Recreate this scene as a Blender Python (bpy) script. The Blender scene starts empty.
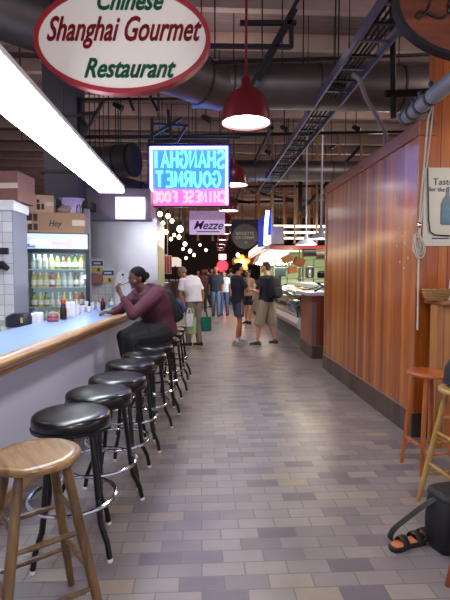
import bpy, bmesh, math, random
from mathutils import Vector, Matrix, Euler
random.seed(7)
PI = math.pi
sc = bpy.context.scene
COL = sc.collection
V = Vector
def R(a): return math.radians(a)

# ------------------------------------------------------------------ camera
F = 460.0                       # focal length in pixels of the 450x600 frame
YAW, PITCH = math.atan(24 / F), math.atan(27 / F)
CAMZ = 1.55
cd = bpy.data.cameras.new('camera'); cam = bpy.data.objects.new('camera', cd); COL.objects.link(cam)
cd.sensor_fit = 'AUTO'; cd.sensor_width = 36; cd.lens = F / 600 * 36; cd.clip_end = 200; cd.clip_start = .05
cam.location = (0, 0, CAMZ); cam.rotation_euler = (PI / 2 - PITCH, 0, -YAW)
sc.camera = cam
CM = Euler((PI / 2 - PITCH, 0, -YAW)).to_matrix()
def ray(px, py): return CM @ V(((px - 225) / F, -(py - 300) / F, -1))
def at(px, py, y):              # point seen at a pixel on the plane world-y = y
    d = ray(px, py); return V((0, 0, CAMZ)) + d * (y / d.y)
def ground(px, py, z=0):        # point seen at a pixel on a horizontal plane
    d = ray(px, py); return V((0, 0, CAMZ)) + d * ((z - CAMZ) / d.z)

# ------------------------------------------------------------------ world, big lights, exposure
w = bpy.data.worlds.new('world'); sc.world = w; w.use_nodes = True
w.node_tree.nodes['Background'].inputs[0].default_value = (.80, .78, 1.0, 1)
w.node_tree.nodes['Background'].inputs[1].default_value = 0.58
sc.view_settings.view_transform = 'Standard'; sc.view_settings.look = 'None'
sc.view_settings.gamma = 1; sc.view_settings.use_curve_mapping = False
sc.view_settings.exposure = 0.35
def light(kind, name, loc, energy, color, rot=(0, 0, 0), size=None, size_y=None, spot=None, radius=None, blend=.5):
    l = bpy.data.lights.new(name, kind); l.energy = energy; l.color = color
    if kind == 'AREA':
        l.shape = 'RECTANGLE'; l.size = size; l.size_y = size_y or size
    if spot: l.spot_size = spot; l.spot_blend = blend
    if radius is not None: l.shadow_soft_size = radius
    o = bpy.data.objects.new(name, l); COL.objects.link(o); o.location = loc; o.rotation_euler = rot
    return o
FLUO_E, LAMP_E, NEON_E = 75, 120, 45
light('POINT', 'booth_lamp', (3.3, 2.7, 2.5), 30, (1, .86, .68), radius=.12)
# added fill lights: bare points that wash the ceiling, and one behind the viewer
for i, (x, y, z, e) in enumerate([(-3.2, 4.2, 4.1, 45), (4.0, 5.2, 4.3, 45), (-2.6, 9.5, 3.9, 50), (3.6, 9.2, 4.3, 60), (-3.0, 15, 3.8, 80), (4.5, 15, 4.4, 70), (-2.5, 22, 3.8, 90), (3.5, 22, 3.8, 90), (-2.5, 31, 3.6, 110), (3.0, 31, 3.6, 110), (0, 41, 3.4, 150), (.4, 6.9, 4.55, 25)]):
    light('POINT', 'ceiling_fill', (x, y, z), e * .72, (1, .84, .78), radius=.3)
light('POINT', 'rear_fill', (.3, -1.6, 3.5), 190, (1, .93, .86), radius=.4)  # unseen fill point, added to brighten the oval sign face

# ------------------------------------------------------------------ materials
MATS = {}
def _new(name):
    m = bpy.data.materials.new(name); m.use_nodes = True
    nt = m.node_tree; b = nt.nodes['Principled BSDF']; return m, nt, b
def lin(c): return tuple((x / 12.92 if x <= .04045 else ((x + .055) / 1.055) ** 2.4) for x in c)
def rgb(r, g, b): return lin((r / 255, g / 255, b / 255)) + (1,)
def mat(name, c, rough=.5, metal=0, noise=0, nscale=8, emit=None, es=0, bump=0, coat=0, bscale=None, spec=None):
    if name in MATS: return MATS[name]
    m, nt, b = _new(name)
    b.inputs['Base Color'].default_value = c
    b.inputs['Roughness'].default_value = rough; b.inputs['Metallic'].default_value = metal
    if spec is not None: b.inputs['Specular IOR Level'].default_value = spec
    if coat: b.inputs['Coat Weight'].default_value = coat; b.inputs['Coat Roughness'].default_value = .12
    if emit: b.inputs['Emission Color'].default_value = emit; b.inputs['Emission Strength'].default_value = es
    if noise or bump:
        tc = nt.nodes.new('ShaderNodeTexCoord'); n = nt.nodes.new('ShaderNodeTexNoise')
        n.inputs['Scale'].default_value = nscale; n.inputs['Detail'].default_value = 4
        nt.links.new(tc.outputs['Object'], n.inputs['Vector'])
    if noise:
        mx = nt.nodes.new('ShaderNodeMix'); mx.data_type = 'RGBA'
        mx.inputs['A'].default_value = tuple(x * (1 - noise) for x in c[:3]) + (1,)
        mx.inputs['B'].default_value = tuple(min(1, x * (1 + noise)) for x in c[:3]) + (1,)
        nt.links.new(n.outputs['Fac'], mx.inputs['Factor']); nt.links.new(mx.outputs['Result'], b.inputs['Base Color'])
    if bump:
        bp = nt.nodes.new('ShaderNodeBump'); bp.inputs['Strength'].default_value = bump; bp.inputs['Distance'].default_value = .02
        if bscale:
            n2 = nt.nodes.new('ShaderNodeTexNoise'); n2.inputs['Scale'].default_value = bscale
            nt.links.new(tc.outputs['Object'], n2.inputs['Vector']); n = n2
        nt.links.new(n.outputs['Fac'], bp.inputs['Height']); nt.links.new(bp.outputs['Normal'], b.inputs['Normal'])
    MATS[name] = m; return m
def ramp(nt, stops, const=False):
    r = nt.nodes.new('ShaderNodeValToRGB'); cr = r.color_ramp
    if const: cr.interpolation = 'CONSTANT'
    while len(cr.elements) < len(stops): cr.elements.new(.5)
    for e, (p, c) in zip(cr.elements, stops): e.position = p; e.color = c
    return r
def brick_mat(name, axes, bw, bh, stops, mortar, msize=.01, rough=.5, bump=.4, dirt=.25, offset=.5, const=False, rvar=0):
    """masonry / tile: axes = which world axes are (along, across)"""
    m, nt, b = _new(name)
    tc = nt.nodes.new('ShaderNodeTexCoord'); sx = nt.nodes.new('ShaderNodeSeparateXYZ'); cx = nt.nodes.new('ShaderNodeCombineXYZ')
    nt.links.new(tc.outputs['Object'], sx.inputs[0])
    nt.links.new(sx.outputs[axes[0]], cx.inputs[0]); nt.links.new(sx.outputs[axes[1]], cx.inputs[1])
    br = nt.nodes.new('ShaderNodeTexBrick'); br.inputs['Scale'].default_value = 1
    br.inputs['Brick Width'].default_value = bw; br.inputs['Row Height'].default_value = bh
    br.inputs['Mortar Size'].default_value = msize; br.inputs['Mortar Smooth'].default_value = .3
    br.offset = offset; br.inputs['Color1'].default_value = (0, 0, 0, 1); br.inputs['Color2'].default_value = (1, 1, 1, 1)
    br.inputs['Mortar'].default_value = (.5, .5, .5, 1)
    nt.links.new(cx.outputs[0], br.inputs['Vector'])
    rp = ramp(nt, stops, const); nt.links.new(br.outputs['Color'], rp.inputs[0])
    n = nt.nodes.new('ShaderNodeTexNoise'); n.inputs['Scale'].default_value = 3; n.inputs['Detail'].default_value = 6
    nt.links.new(tc.outputs['Object'], n.inputs['Vector'])
    d = ramp(nt, [(.3, (1 - dirt,) * 3 + (1,)), (.7, (1 + dirt * .3,) * 3 + (1,))]); nt.links.new(n.outputs['Fac'], d.inputs[0])
    mu = nt.nodes.new('ShaderNodeMix'); mu.data_type = 'RGBA'; mu.blend_type = 'MULTIPLY'; mu.inputs['Factor'].default_value = 1
    nt.links.new(rp.outputs[0], mu.inputs['A']); nt.links.new(d.outputs[0], mu.inputs['B'])
    mo = nt.nodes.new('ShaderNodeMix'); mo.data_type = 'RGBA'; mo.inputs['B'].default_value = mortar
    nt.links.new(br.outputs['Fac'], mo.inputs['Factor']); nt.links.new(mu.outputs['Result'], mo.inputs['A'])
    nt.links.new(mo.outputs['Result'], b.inputs['Base Color'])
    b.inputs['Roughness'].default_value = rough
    if rvar:
        rr = nt.nodes.new('ShaderNodeMapRange'); rr.inputs['To Min'].default_value = rough - rvar; rr.inputs['To Max'].default_value = rough + rvar
        nt.links.new(n.outputs['Fac'], rr.inputs['Value']); nt.links.new(rr.outputs[0], b.inputs['Roughness'])
    bp = nt.nodes.new('ShaderNodeBump'); bp.invert = True; bp.inputs['Strength'].default_value = bump; bp.inputs['Distance'].default_value = .004
    nt.links.new(br.outputs['Fac'], bp.inputs['Height']); nt.links.new(bp.outputs['Normal'], b.inputs['Normal'])
    MATS[name] = m; return m
def plank_mat(name, across, along, width, stops, rough=.35, groove=.06, grain=.25, bump=.6, coat=0, gdark=.35):
    m, nt, b = _new(name)
    N = nt.nodes.new; L = nt.links.new
    tc = N('ShaderNodeTexCoord'); sx = N('ShaderNodeSeparateXYZ'); L(tc.outputs['Object'], sx.inputs[0])
    dv = N('ShaderNodeMath'); dv.operation = 'DIVIDE'; dv.inputs[1].default_value = width; L(sx.outputs[across], dv.inputs[0])
    fl = N('ShaderNodeMath'); fl.operation = 'FLOOR'; L(dv.outputs[0], fl.inputs[0])
    wn = N('ShaderNodeTexWhiteNoise'); wn.noise_dimensions = '1D'; L(fl.outputs[0], wn.inputs['W'])
    rp = ramp(nt, stops); L(wn.outputs['Value'], rp.inputs[0])
    mp = N('ShaderNodeMapping'); sca = [9.0, 9.0, 9.0]; sca[along] = .7; mp.inputs['Scale'].default_value = sca
    sca2 = 1.0; L(tc.outputs['Object'], mp.inputs['Vector'])
    n = N('ShaderNodeTexNoise'); n.inputs['Scale'].default_value = 4; n.inputs['Detail'].default_value = 6; L(mp.outputs[0], n.inputs['Vector'])
    g = ramp(nt, [(.25, (1 - grain,) * 3 + (1,)), (.75, (1 + grain * .6,) * 3 + (1,))]); L(n.outputs['Fac'], g.inputs[0])
    mu = N('ShaderNodeMix'); mu.data_type = 'RGBA'; mu.blend_type = 'MULTIPLY'; mu.inputs['Factor'].default_value = 1
    L(rp.outputs[0], mu.inputs['A']); L(g.outputs[0], mu.inputs['B'])
    fr = N('ShaderNodeMath'); fr.operation = 'FRACT'; L(dv.outputs[0], fr.inputs[0])
    pp = N('ShaderNodeMath'); pp.operation = 'PINGPONG'; pp.inputs[1].default_value = .5; L(fr.outputs[0], pp.inputs[0])
    ss = N('ShaderNodeMapRange'); ss.inputs['From Max'].default_value = groove; L(pp.outputs[0], ss.inputs['Value'])
    gm = N('ShaderNodeMix'); gm.data_type = 'RGBA'; gm.inputs['A'].default_value = tuple(x * gdark for x in stops[0][1][:3]) + (1,)
    L(ss.outputs[0], gm.inputs['Factor']); L(mu.outputs['Result'], gm.inputs['B']); L(gm.outputs['Result'], b.inputs['Base Color'])
    bp = N('ShaderNodeBump'); bp.inputs['Strength'].default_value = bump; bp.inputs['Distance'].default_value = .006
    L(ss.outputs[0], bp.inputs['Height']); L(bp.outputs['Normal'], b.inputs['Normal'])
    b.inputs['Roughness'].default_value = rough
    if coat: b.inputs['Coat Weight'].default_value = coat; b.inputs['Coat Roughness'].default_value = .2
    MATS[name] = m; return m
def wood_mat(name, c1, c2, along=2, rough=.4, scale=6, coat=0):
    if name in MATS: return MATS[name]
    m, nt, b = _new(name); N = nt.nodes.new; L = nt.links.new
    tc = N('ShaderNodeTexCoord'); mp = N('ShaderNodeMapping'); s = [1.0, 1.0, 1.0]; s[along] = .12; mp.inputs['Scale'].default_value = s
    n = N('ShaderNodeTexNoise'); n.inputs['Scale'].default_value = scale * 4; n.inputs['Detail'].default_value = 7; n.inputs['Distortion'].default_value = .6
    L(tc.outputs['Object'], mp.inputs['Vector']); L(mp.outputs[0], n.inputs['Vector'])
    r = ramp(nt, [(.3, c1), (.7, c2)]); L(n.outputs['Fac'], r.inputs[0]); L(r.outputs[0], b.inputs['Base Color'])
    b.inputs['Roughness'].default_value = rough
    if coat: b.inputs['Coat Weight'].default_value = coat; b.inputs['Coat Roughness'].default_value = .15
    MATS[name] = m; return m
def glow(name, c, s): return mat(name, c, .5, emit=c, es=s)
def glass_mat(name, tint=(1, 1, 1, 1), refl=.12):
    m, nt, b = _new(name); nt.nodes.remove(b); N = nt.nodes.new
    t = N('ShaderNodeBsdfTransparent'); t.inputs[0].default_value = tint
    g = N('ShaderNodeBsdfGlossy'); g.inputs['Roughness'].default_value = .04
    lw = N('ShaderNodeLayerWeight'); lw.inputs[0].default_value = .25
    mr = N('ShaderNodeMapRange'); mr.inputs['To Min'].default_value = refl * .4; mr.inputs['To Max'].default_value = min(1, refl * 4)
    nt.links.new(lw.outputs['Facing'], mr.inputs['Value'])
    mx = N('ShaderNodeMixShader'); nt.links.new(mr.outputs[0], mx.inputs[0])
    nt.links.new(t.outputs[0], mx.inputs[1]); nt.links.new(g.outputs[0], mx.inputs[2])
    nt.links.new(mx.outputs[0], nt.nodes['Material Output'].inputs[0]); MATS[name] = m; return m

# ------------------------------------------------------------------ mesh builder
class MB:
    def __init__(s): s.v = []; s.f = []
    def add(s, vs, fs, M=None):
        k = len(s.v)
        s.v += [(M @ V(p)) if M else V(p) for p in vs]; s.f += [tuple(i + k for i in f) for f in fs]; return s
    def box(s, x0, x1, y0, y1, z0, z1, M=None):
        return s.add([(x0, y0, z0), (x1, y0, z0), (x1, y1, z0), (x0, y1, z0), (x0, y0, z1), (x1, y0, z1), (x1, y1, z1), (x0, y1, z1)],
                     [(0, 3, 2, 1), (4, 5, 6, 7), (0, 1, 5, 4), (1, 2, 6, 5), (2, 3, 7, 6), (3, 0, 4, 7)], M)
    def bar(s, p, q, w, h, up=(0, 0, 1)):
        p, q = V(p), V(q); t = (q - p).normalized(); u = V(up)
        if abs(t.dot(u)) > .98: u = V((0, 1, 0))
        a = t.cross(u).normalized(); b = a.cross(t)
        vs = []
        for c in (p, q):
            for i, j in ((-1, -1), (1, -1), (1, 1), (-1, 1)): vs.append(c + a * w / 2 * i + b * h / 2 * j)
        return s.add(vs, [(0, 1, 2, 3), (7, 6, 5, 4), (0, 4, 5, 1), (1, 5, 6, 2), (2, 6, 7, 3), (3, 7, 4, 0)])
    def loft(s, rings, n=12, cap=True, power=2.0, closed=False):
        """rings: (center, side axis, depth axis, half width, half depth)"""
        k = len(s.v)
        for c, a, b, ra, rb in rings:
            c, a, b = V(c), V(a), V(b)
            for i in range(n):
                t = 2 * PI * i / n; ct, st = math.cos(t), math.sin(t)
                e = 2 / power
                s.v.append(c + a * ra * math.copysign(abs(ct) ** e, ct) + b * rb * math.copysign(abs(st) ** e, st))
        m = len(rings)
        for j in range(m if closed else m - 1):
            j2 = (j + 1) % m
            for i in range(n):
                i2 = (i + 1) % n
                s.f.append((k + j * n + i, k + j * n + i2, k + j2 * n + i2, k + j2 * n + i))
        if cap and not closed:
            s.f.append(tuple(k + i for i in reversed(range(n)))); s.f.append(tuple(k + (m - 1) * n + i for i in range(n)))
        return s
    def tube(s, pts, r, n=8, closed=False, cap=True):
        pts = [V(p) for p in pts]; m = len(pts); rs = r if isinstance(r, (list, tuple)) else [r] * m
        rings = []; a = None
        for i, p in enumerate(pts):
            if closed: t = pts[(i + 1) % m] - pts[i - 1]
            else: t = pts[min(i + 1, m - 1)] - pts[max(i - 1, 0)]
            t.normalize()
            if a is None:
                u = V((0, 0, 1)) if abs(t.z) < .9 else V((1, 0, 0)); a = u.cross(t).normalized()
            else:
                a = (a - t * a.dot(t)).normalized()
            rings.append((p, a, t.cross(a), rs[i], rs[i]))
        return s.loft(rings, n, cap, closed=closed)
    def lathe(s, prof, c=(0, 0, 0), n=24, M=None):
        vs = []; fs = []; m = len(prof)
        for r, z in prof:
            for i in range(n):
                t = 2 * PI * i / n; vs.append((c[0] + r * math.cos(t), c[1] + r * math.sin(t), c[2] + z))
        for j in range(m - 1):
            for i in range(n):
                i2 = (i + 1) % n; fs.append((j * n + i, j * n + i2, (j + 1) * n + i2, (j + 1) * n + i))
        if prof[0][0] > 1e-5: fs.append(tuple(reversed(range(n))))
        if prof[-1][0] > 1e-5: fs.append(tuple((m - 1) * n + i for i in range(n)))
        return s.add(vs, fs, M)
    def ell(s, c, rx, ry, rz, n=14, m=9, M=None):
        prof = [(math.sin(PI * j / m), -math.cos(PI * j / m)) for j in range(m + 1)]
        prof[0] = (1e-6, -1); prof[-1] = (1e-6, 1)
        T = Matrix.Translation(V(c)) @ Matrix.Diagonal((rx, ry, rz, 1))
        return s.lathe(prof, n=n, M=(M @ T) if M else T)
    def prism(s, poly, M, h):
        n = len(poly)
        return s.add([(x, y, 0) for x, y in poly] + [(x, y, h) for x, y in poly],
                     [tuple(reversed(range(n))), tuple(range(n, 2 * n))] + [(i, (i + 1) % n, n + (i + 1) % n, n + i) for i in range(n)], M)
    def mesh(s, name, smooth=False, ang=40, weld=True):
        me = bpy.data.meshes.new(name); me.from_pydata([tuple(p) for p in s.v], [], s.f)
        bm = bmesh.new(); bm.from_mesh(me)
        if weld: bmesh.ops.remove_doubles(bm, verts=bm.verts, dist=2e-6)
        bmesh.ops.recalc_face_normals(bm, faces=bm.faces); bm.to_mesh(me); bm.free()
        if smooth: me.shade_smooth(); me.set_sharp_from_angle(angle=R(ang))
        return me
    def build(s, name, m, parent=None, smooth=False, bevel=0, seg=2, ang=40, loc=None, rot=None, sub=0):
        o = bpy.data.objects.new(name, s.mesh(name, smooth, ang)); COL.objects.link(o); o.data.materials.append(m)
        if parent: o.parent = parent
        if loc is not None: o.location = loc
        if rot is not None: o.rotation_euler = rot
        if bevel:
            b = o.modifiers.new('bevel', 'BEVEL'); b.width = bevel; b.segments = seg; b.limit_method = 'ANGLE'; b.angle_limit = R(40)
        if sub:
            q = o.modifiers.new('sub', 'SUBSURF'); q.levels = sub; q.render_levels = sub
        return o
def tag(o, label=None, cat=None, group=None, kind=None):
    if label: o['label'] = label
    if cat: o['category'] = cat
    if group: o['group'] = group
    if kind: o['kind'] = kind
    return o
def thing(name, label, cat, loc=(0, 0, 0), rz=0, group=None):
    o = bpy.data.objects.new(name, None); COL.objects.link(o); o.empty_display_size = .1
    o.location = loc; o.rotation_euler = (0, 0, rz); return tag(o, label, cat, group)
def struct(o): o['kind'] = 'structure'; return o
KIDS = {}
def kids(o): return [c for c in bpy.data.objects if c.parent == o]
def dup(root, loc, rz=0, label=None, group=None, scale=None):
    def rec(o, par):
        c = o.copy(); COL.objects.link(c)
        if par: c.parent = par
        for ch in kids(o): rec(ch, c)
        return c
    c = rec(root, None); c.location = loc; c.rotation_euler = (0, 0, rz)
    if scale: c.scale = (scale,) * 3
    if label: c['label'] = label
    if group: c['group'] = group
    return c
def text_obj(name, s, size, m, parent, loc, rot, extrude=.002, shear=0, offset=0, align='CENTER', sx=1, spacing=1):
    cu = bpy.data.curves.new(name, 'FONT'); cu.body = s; cu.size = size; cu.extrude = extrude; cu.shear = shear; cu.offset = offset
    cu.align_x = align; cu.align_y = 'CENTER'; cu.resolution_u = 3; cu.space_character = spacing
    t = bpy.data.objects.new('tmp', cu); COL.objects.link(t)
    dg = bpy.context.evaluated_depsgraph_get(); me = bpy.data.meshes.new_from_object(t.evaluated_get(dg))
    bpy.data.objects.remove(t); me.name = name
    o = bpy.data.objects.new(name, me); COL.objects.link(o); o.data.materials.clear(); o.data.materials.append(m)
    o.parent = parent; o.location = loc; o.rotation_euler = rot; o.scale = (sx, 1, 1); return o

# counter frame: the bar runs a few degrees off the corridor
CA = math.atan((236 - 225) / F) + YAW
dc = V((math.sin(CA), math.cos(CA), 0)); lc = V((-math.cos(CA), math.sin(CA), 0))
def C(u, v, z=0): return dc * v + lc * u + V((0, 0, z))
def CI(p): return (V(p).dot(lc), V(p).dot(dc))

# ------------------------------------------------------------------ common materials
floor_m = brick_mat('floor_pavers', (0, 1), .225, .108,
    [(0, rgb(98, 90, 98)), (.15, rgb(116, 108, 114)), (.45, rgb(128, 119, 120)), (.8, rgb(136, 127, 126)), (.95, rgb(140, 130, 124)), (1, rgb(144, 129, 110))],
    rgb(96, 90, 88), .0035, .36, .35, .22, rvar=.1)
tile_white = brick_mat('white_wall_tile', (0, 2), .11, .11, [(0, rgb(196, 196, 200)), (1, rgb(214, 214, 216))], rgb(140, 138, 142), .003, .25, .3, .1, offset=0)
tile_white_y = brick_mat('white_side_tile', (1, 2), .11, .11, [(0, rgb(196, 196, 200)), (1, rgb(214, 214, 216))], rgb(140, 138, 142), .003, .25, .3, .1, offset=0)
base_tile = brick_mat('brown_base_tile', (1, 2), .2, .235, [(0, rgb(66, 50, 44)), (1, rgb(86, 68, 60))], rgb(110, 96, 88), .004, .35, .4, .2, offset=0)
base_tile_x = brick_mat('brown_base_tile_front', (0, 2), .2, .235, [(0, rgb(66, 50, 44)), (1, rgb(86, 68, 60))], rgb(110, 96, 88), .004, .35, .4, .2, offset=0)
wst = [(0, rgb(126, 56, 10)), (.3, rgb(158, 80, 18)), (.65, rgb(176, 96, 26)), (1, rgb(194, 116, 40))]
wood_wall = plank_mat('varnished_beadboard', 1, 2, .088, wst, .42, .05, .35, .6, coat=.75)
wood_wall_x = plank_mat('varnished_beadboard_front', 0, 2, .088, [(0, rgb(148, 72, 24)), (.5, rgb(176, 92, 34)), (1, rgb(196, 114, 46))], .4, .05, .3, .8, coat=.2)
ledge_panel_m = plank_mat('pale_ledge_beadboard', 0, 2, .088, [(0, rgb(160, 104, 58)), (1, rgb(192, 134, 80))], .45, .05, .25, .6)
red_wood = plank_mat('red_brown_panel', 0, 2, .14, [(0, rgb(96, 40, 22)), (1, rgb(126, 58, 34))], .3, .04, .25, .5, coat=.3)
red_wood_y = plank_mat('red_brown_side_panel', 1, 2, .14, [(0, rgb(130, 56, 30)), (1, rgb(150, 72, 40))], .3, .04, .25, .5, coat=.3)
trim_wood = wood_mat('wood_trim', rgb(126, 70, 38), rgb(160, 98, 58), 1, .35, coat=.3)
corner_wood = wood_mat('corner_trim', rgb(140, 78, 40), rgb(172, 106, 60), 2, .35, coat=.3)
ceil_m = plank_mat('ceiling_deck', 1, 0, .75, [(0, rgb(92, 78, 76)), (1, rgb(122, 104, 100))], .85, .03, .35, .8)
beam_m = mat('ceiling_beam_paint', rgb(150, 128, 118), .8, noise=.25, nscale=3)
dark_steel = mat('dark_steel', rgb(44, 42, 48), .5, .6, noise=.2)
black_iron = mat('black_iron', rgb(24, 22, 25), .55, .3)
duct_m = mat('duct_galvanised', rgb(104, 98, 98), .42, .75, noise=.22, nscale=3)
duct_seam = mat('duct_seam', rgb(60, 56, 58), .5, .6)
steel = mat('stainless_steel', rgb(196, 194, 198), .32, .85, noise=.16, nscale=2.2, bump=.5, bscale=1.6)
chrome = mat('chrome', rgb(220, 220, 225), .12, 1)
black_vinyl = mat('black_vinyl', rgb(11, 11, 13), .3, coat=.15)
black_leg = mat('black_leg_enamel', rgb(12, 11, 12), .3)
white_rubber = mat('white_rubber', rgb(214, 212, 206), .6)
white_paint = mat('white_paint', rgb(214, 212, 216), .5, noise=.05)
tray_m = mat('tray_galvanised', rgb(98, 96, 124), .4, .5, noise=.15)

# ================================================================== SETTING
m_ = MB(); m_.box(-9, 9, -4, 48, -.1, 0); struct(m_.build('floor', floor_m))
m_ = MB(); m_.box(-9, 9, -4, 48, 5.3, 5.4); struct(m_.build('ceiling', ceil_m))
m_ = MB(); m_.box(-9, 9, 47.9, 48, 0, 5.3); struct(m_.build('wall_back', mat('back_wall_paint', rgb(70, 54, 50), .8, noise=.3, nscale=1)))
for nm, x0 in (('wall_far_left', -9), ('wall_far_right', 8.9)):
    m_ = MB(); m_.box(x0, x0 + .1, 6, 48, 0, 5.3); struct(m_.build(nm, MATS['back_wall_paint']))
k = 0
for y in [2.2 + 1.05 * i for i in range(26)]:
    k += 1; m_ = MB(); m_.box(-9, 9, y - .06, y + .06, 5.08, 5.3); struct(m_.build('trim_%d' % k, beam_m))
# right wood wall
WX = 2.0; W0, W1 = 4.18, 7.32
m_ = MB(); m_.box(WX, WX + .12, W0, W1, 0, 2.90); struct(m_.build('wall_right', wood_wall))
m_ = MB(); m_.box(WX - .025, WX + .14, W0 - .03, W1 + .03, 2.80, 2.93); struct(m_.build('trim_30', trim_wood, bevel=.008))
m_ = MB(); m_.box(WX - .015, WX + .01, W0 - .01, W0 + .06, .235, 2.80); struct(m_.build('trim_31', corner_wood, bevel=.004))
m_ = MB(); m_.box(WX - .012, WX + .135, W1 - .06, W1 + .02, .235, 2.80); struct(m_.build('trim_32', corner_wood, bevel=.004))
m_ = MB(); m_.box(WX - .022, WX + .14, W0 - .02, W1 + .03, 0, .235); struct(m_.build('baseboard_right', base_tile, bevel=.006))
m_ = MB(); m_.box(WX + .12, 5.2, W0, W0 + .1, 0, 3.9); struct(m_.build('wall_front', wood_wall_x))
m_ = MB(); m_.box(WX + .14, 5.2, W0 - .025, W0, 0, .235); struct(m_.build('baseboard_front', base_tile_x, bevel=.006))
# booth half wall with ledge on the right
m_ = MB(); m_.box(2.05, 5.0, 3.88, 4.0, 0, 1.27); b = m_.build('booth_partition', ledge_panel_m)
bp_ = thing('booth_ledge', 'wood panelled half wall with a brown ledge below the poster', 'half wall', (0, 0, 0)); b.parent = bp_; b.name = 'panel'
m_ = MB(); m_.box(2.06, 5.0, 3.80, 4.15, 1.27, 1.31); m_.build('ledge', trim_wood, bp_, bevel=.012)
# left wall behind the bar (tile below, steel above)
LWY = 7.5
pr = at(157, 260, LWY).x
m_ = MB(); m_.box(-6, pr, LWY, LWY + 1.45, 0, 1.42); struct(m_.build('wall_left', tile_white))
m_ = MB(); m_.box(-6, pr, LWY, LWY + 1.45, 1.42, 2.43); struct(m_.build('wall_left_upper', tile_white))
m_ = MB(); m_.box(at(86, 260, LWY).x, pr + .004, LWY - .006, LWY, 1.42, 2.43); m_.box(pr, pr + .006, LWY, LWY + 1.45, .9, 2.43)
tag(m_.build('steel_backsplash', steel), 'large stainless steel sheet on the wall behind the bar end', 'backsplash')


# ================================================================== BAR COUNTER
bar_blue = mat('bar_laminate', rgb(132, 160, 208), .3, noise=.05, nscale=4)
bar_front = mat('bar_front_paint', rgb(206, 210, 234), .5, noise=.08, nscale=2)
nose_wood = wood_mat('bar_nosing_wood', rgb(150, 112, 76), rgb(186, 148, 104), 1, .3, coat=.4)
Z = (0, 0, 1)
bar = thing('bar_counter', 'long lunch counter with pale blue top and rounded wooden edge', 'counter', tuple(C(1.32, 1.0)), 0)
def cbox(mb, u0, u1, v0, v1, z0, z1):
    vs = [C(u, v, z) for z in (z0, z1) for u, v in ((u1, v0), (u0, v0), (u0, v1), (u1, v1))]
    return mb.add(vs, [(0, 3, 2, 1), (4, 5, 6, 7), (0, 1, 5, 4), (1, 2, 6, 5), (2, 3, 7, 6), (3, 0, 4, 7)])
def wparts(o, root):   # child built in world coordinates
    o.parent = root; o.matrix_parent_inverse = Matrix.Translation(-V(root.location)); return o
CE = 7.36
mb = MB(); cbox(mb, 1.355, 1.93, -1.0, CE, 1.03, 1.07); wparts(mb.build('worktop', bar_blue, bevel=.004), bar)
mb = MB()
prof = [(1.375, 1.072), (1.35, 1.076), (1.325, 1.068), (1.31, 1.048), (1.31, 1.025), (1.325, 1.004), (1.35, .998), (1.375, 1.0)]
n = len(prof)
mb.add([C(u, -1.0, z) for u, z in prof] + [C(u, CE, z) for u, z in prof], [tuple(range(n)), tuple(reversed(range(n, 2 * n)))] + [(i, i + n, (i + 1) % n + n, (i + 1) % n) for i in range(n)])
wparts(mb.build('wooden_edge', nose_wood, smooth=True, ang=60), bar)
mb = MB(); cbox(mb, 1.345, 1.40, -1.0, CE, .955, .998); wparts(mb.build('edge_moulding', wood_mat('edge_moulding_wood', rgb(118, 80, 52), rgb(146, 106, 70), 1, .35), bevel=.008), bar)
mb = MB(); cbox(mb, 1.54, 1.90, -1.0, CE, 0, 1.03); wparts(mb.build('front_panel', bar_front), bar)
mb = MB(); cbox(mb, 1.52, 1.54, -1.0, CE, .0, .09); wparts(mb.build('kick_board', nose_wood, bevel=.004), bar)

# ================================================================== BAR STOOLS
def black_stool():
    t = thing('bar_stool', 'x', 'bar stool')
    mb = MB(); mb.lathe([(0, .70), (.19, .70), (.207, .706), (.213, .722), (.213, .75), (.207, .768), (.19, .777), (.14, .781), (.06, .784), (1e-6, .784)], n=36)
    s = mb.build('seat', black_vinyl, t, True, ang=60)
    mb = MB(); mb.lathe([(.209, .694), (.217, .698), (.217, .712), (.209, .716)], n=36); mb.build('seat_band', black_leg, s, True)
    for k in range(4):
        a = PI / 2 * k; c, s_ = math.cos(a), math.sin(a)
        P = lambda r, z: (r * c, r * s_, z)
        mb = MB(); mb.tube([P(.10, .70), P(.135, .69), P(.155, .66), P(.182, .44), P(.200, .26), P(.212, .19), P(.256, .10), P(.272, .02)], .0155, 8)
        l = mb.build('leg', black_leg, t, True)
        mb = MB(); mb.lathe([(.013, 0), (.0165, .003), (.016, .015), (.0145, .018)], (.274 * c, .274 * s_, 0), 10); mb.build('foot_cap', white_rubber, l, True)
    mb = MB(); mb.tube([(.235 * math.cos(2 * PI * i / 36), .235 * math.sin(2 * PI * i / 36), .30) for i in range(36)], .0115, 8, closed=True)
    mb.build('foot_ring', chrome, t, True)
    mb = MB(); mb.lathe([(.05, .672), (.15, .676), (.15, .70)], n=24); mb.build('swivel_plate', black_leg, t, True)
    return t
sv = [2.52, 3.07, 3.6, 4.12, 4.62, 5.1, 5.62, 6.12, 6.58, 7.02]
slab = ['black vinyl bar stool nearest the camera, right behind the wooden stool',
 'second black bar stool from the camera along the counter', 'third black bar stool from the camera along the counter',
 'fourth black bar stool from the camera along the counter', 'fifth black bar stool, two empty seats before the seated woman',
 'empty black bar stool just in front of the seated woman', 'black bar stool on which the woman in the purple top sits',
 'first black bar stool behind the seated woman', 'second black bar stool behind the seated woman', 'farthest black bar stool, at the far end of the counter']
st0 = black_stool(); STOOLS = []
angs = [-33, 12, 40, -20, 25, 5, 35, -10, 20, 0]
spx = [(71.5, 411.5), (99, 390), (117.5, 376), (130, 361.5), (144.5, 353), (153.5, 344.5), (161.5, 338), (166, 332.3), (169.5, 328), (172, 324.6)]
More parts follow.
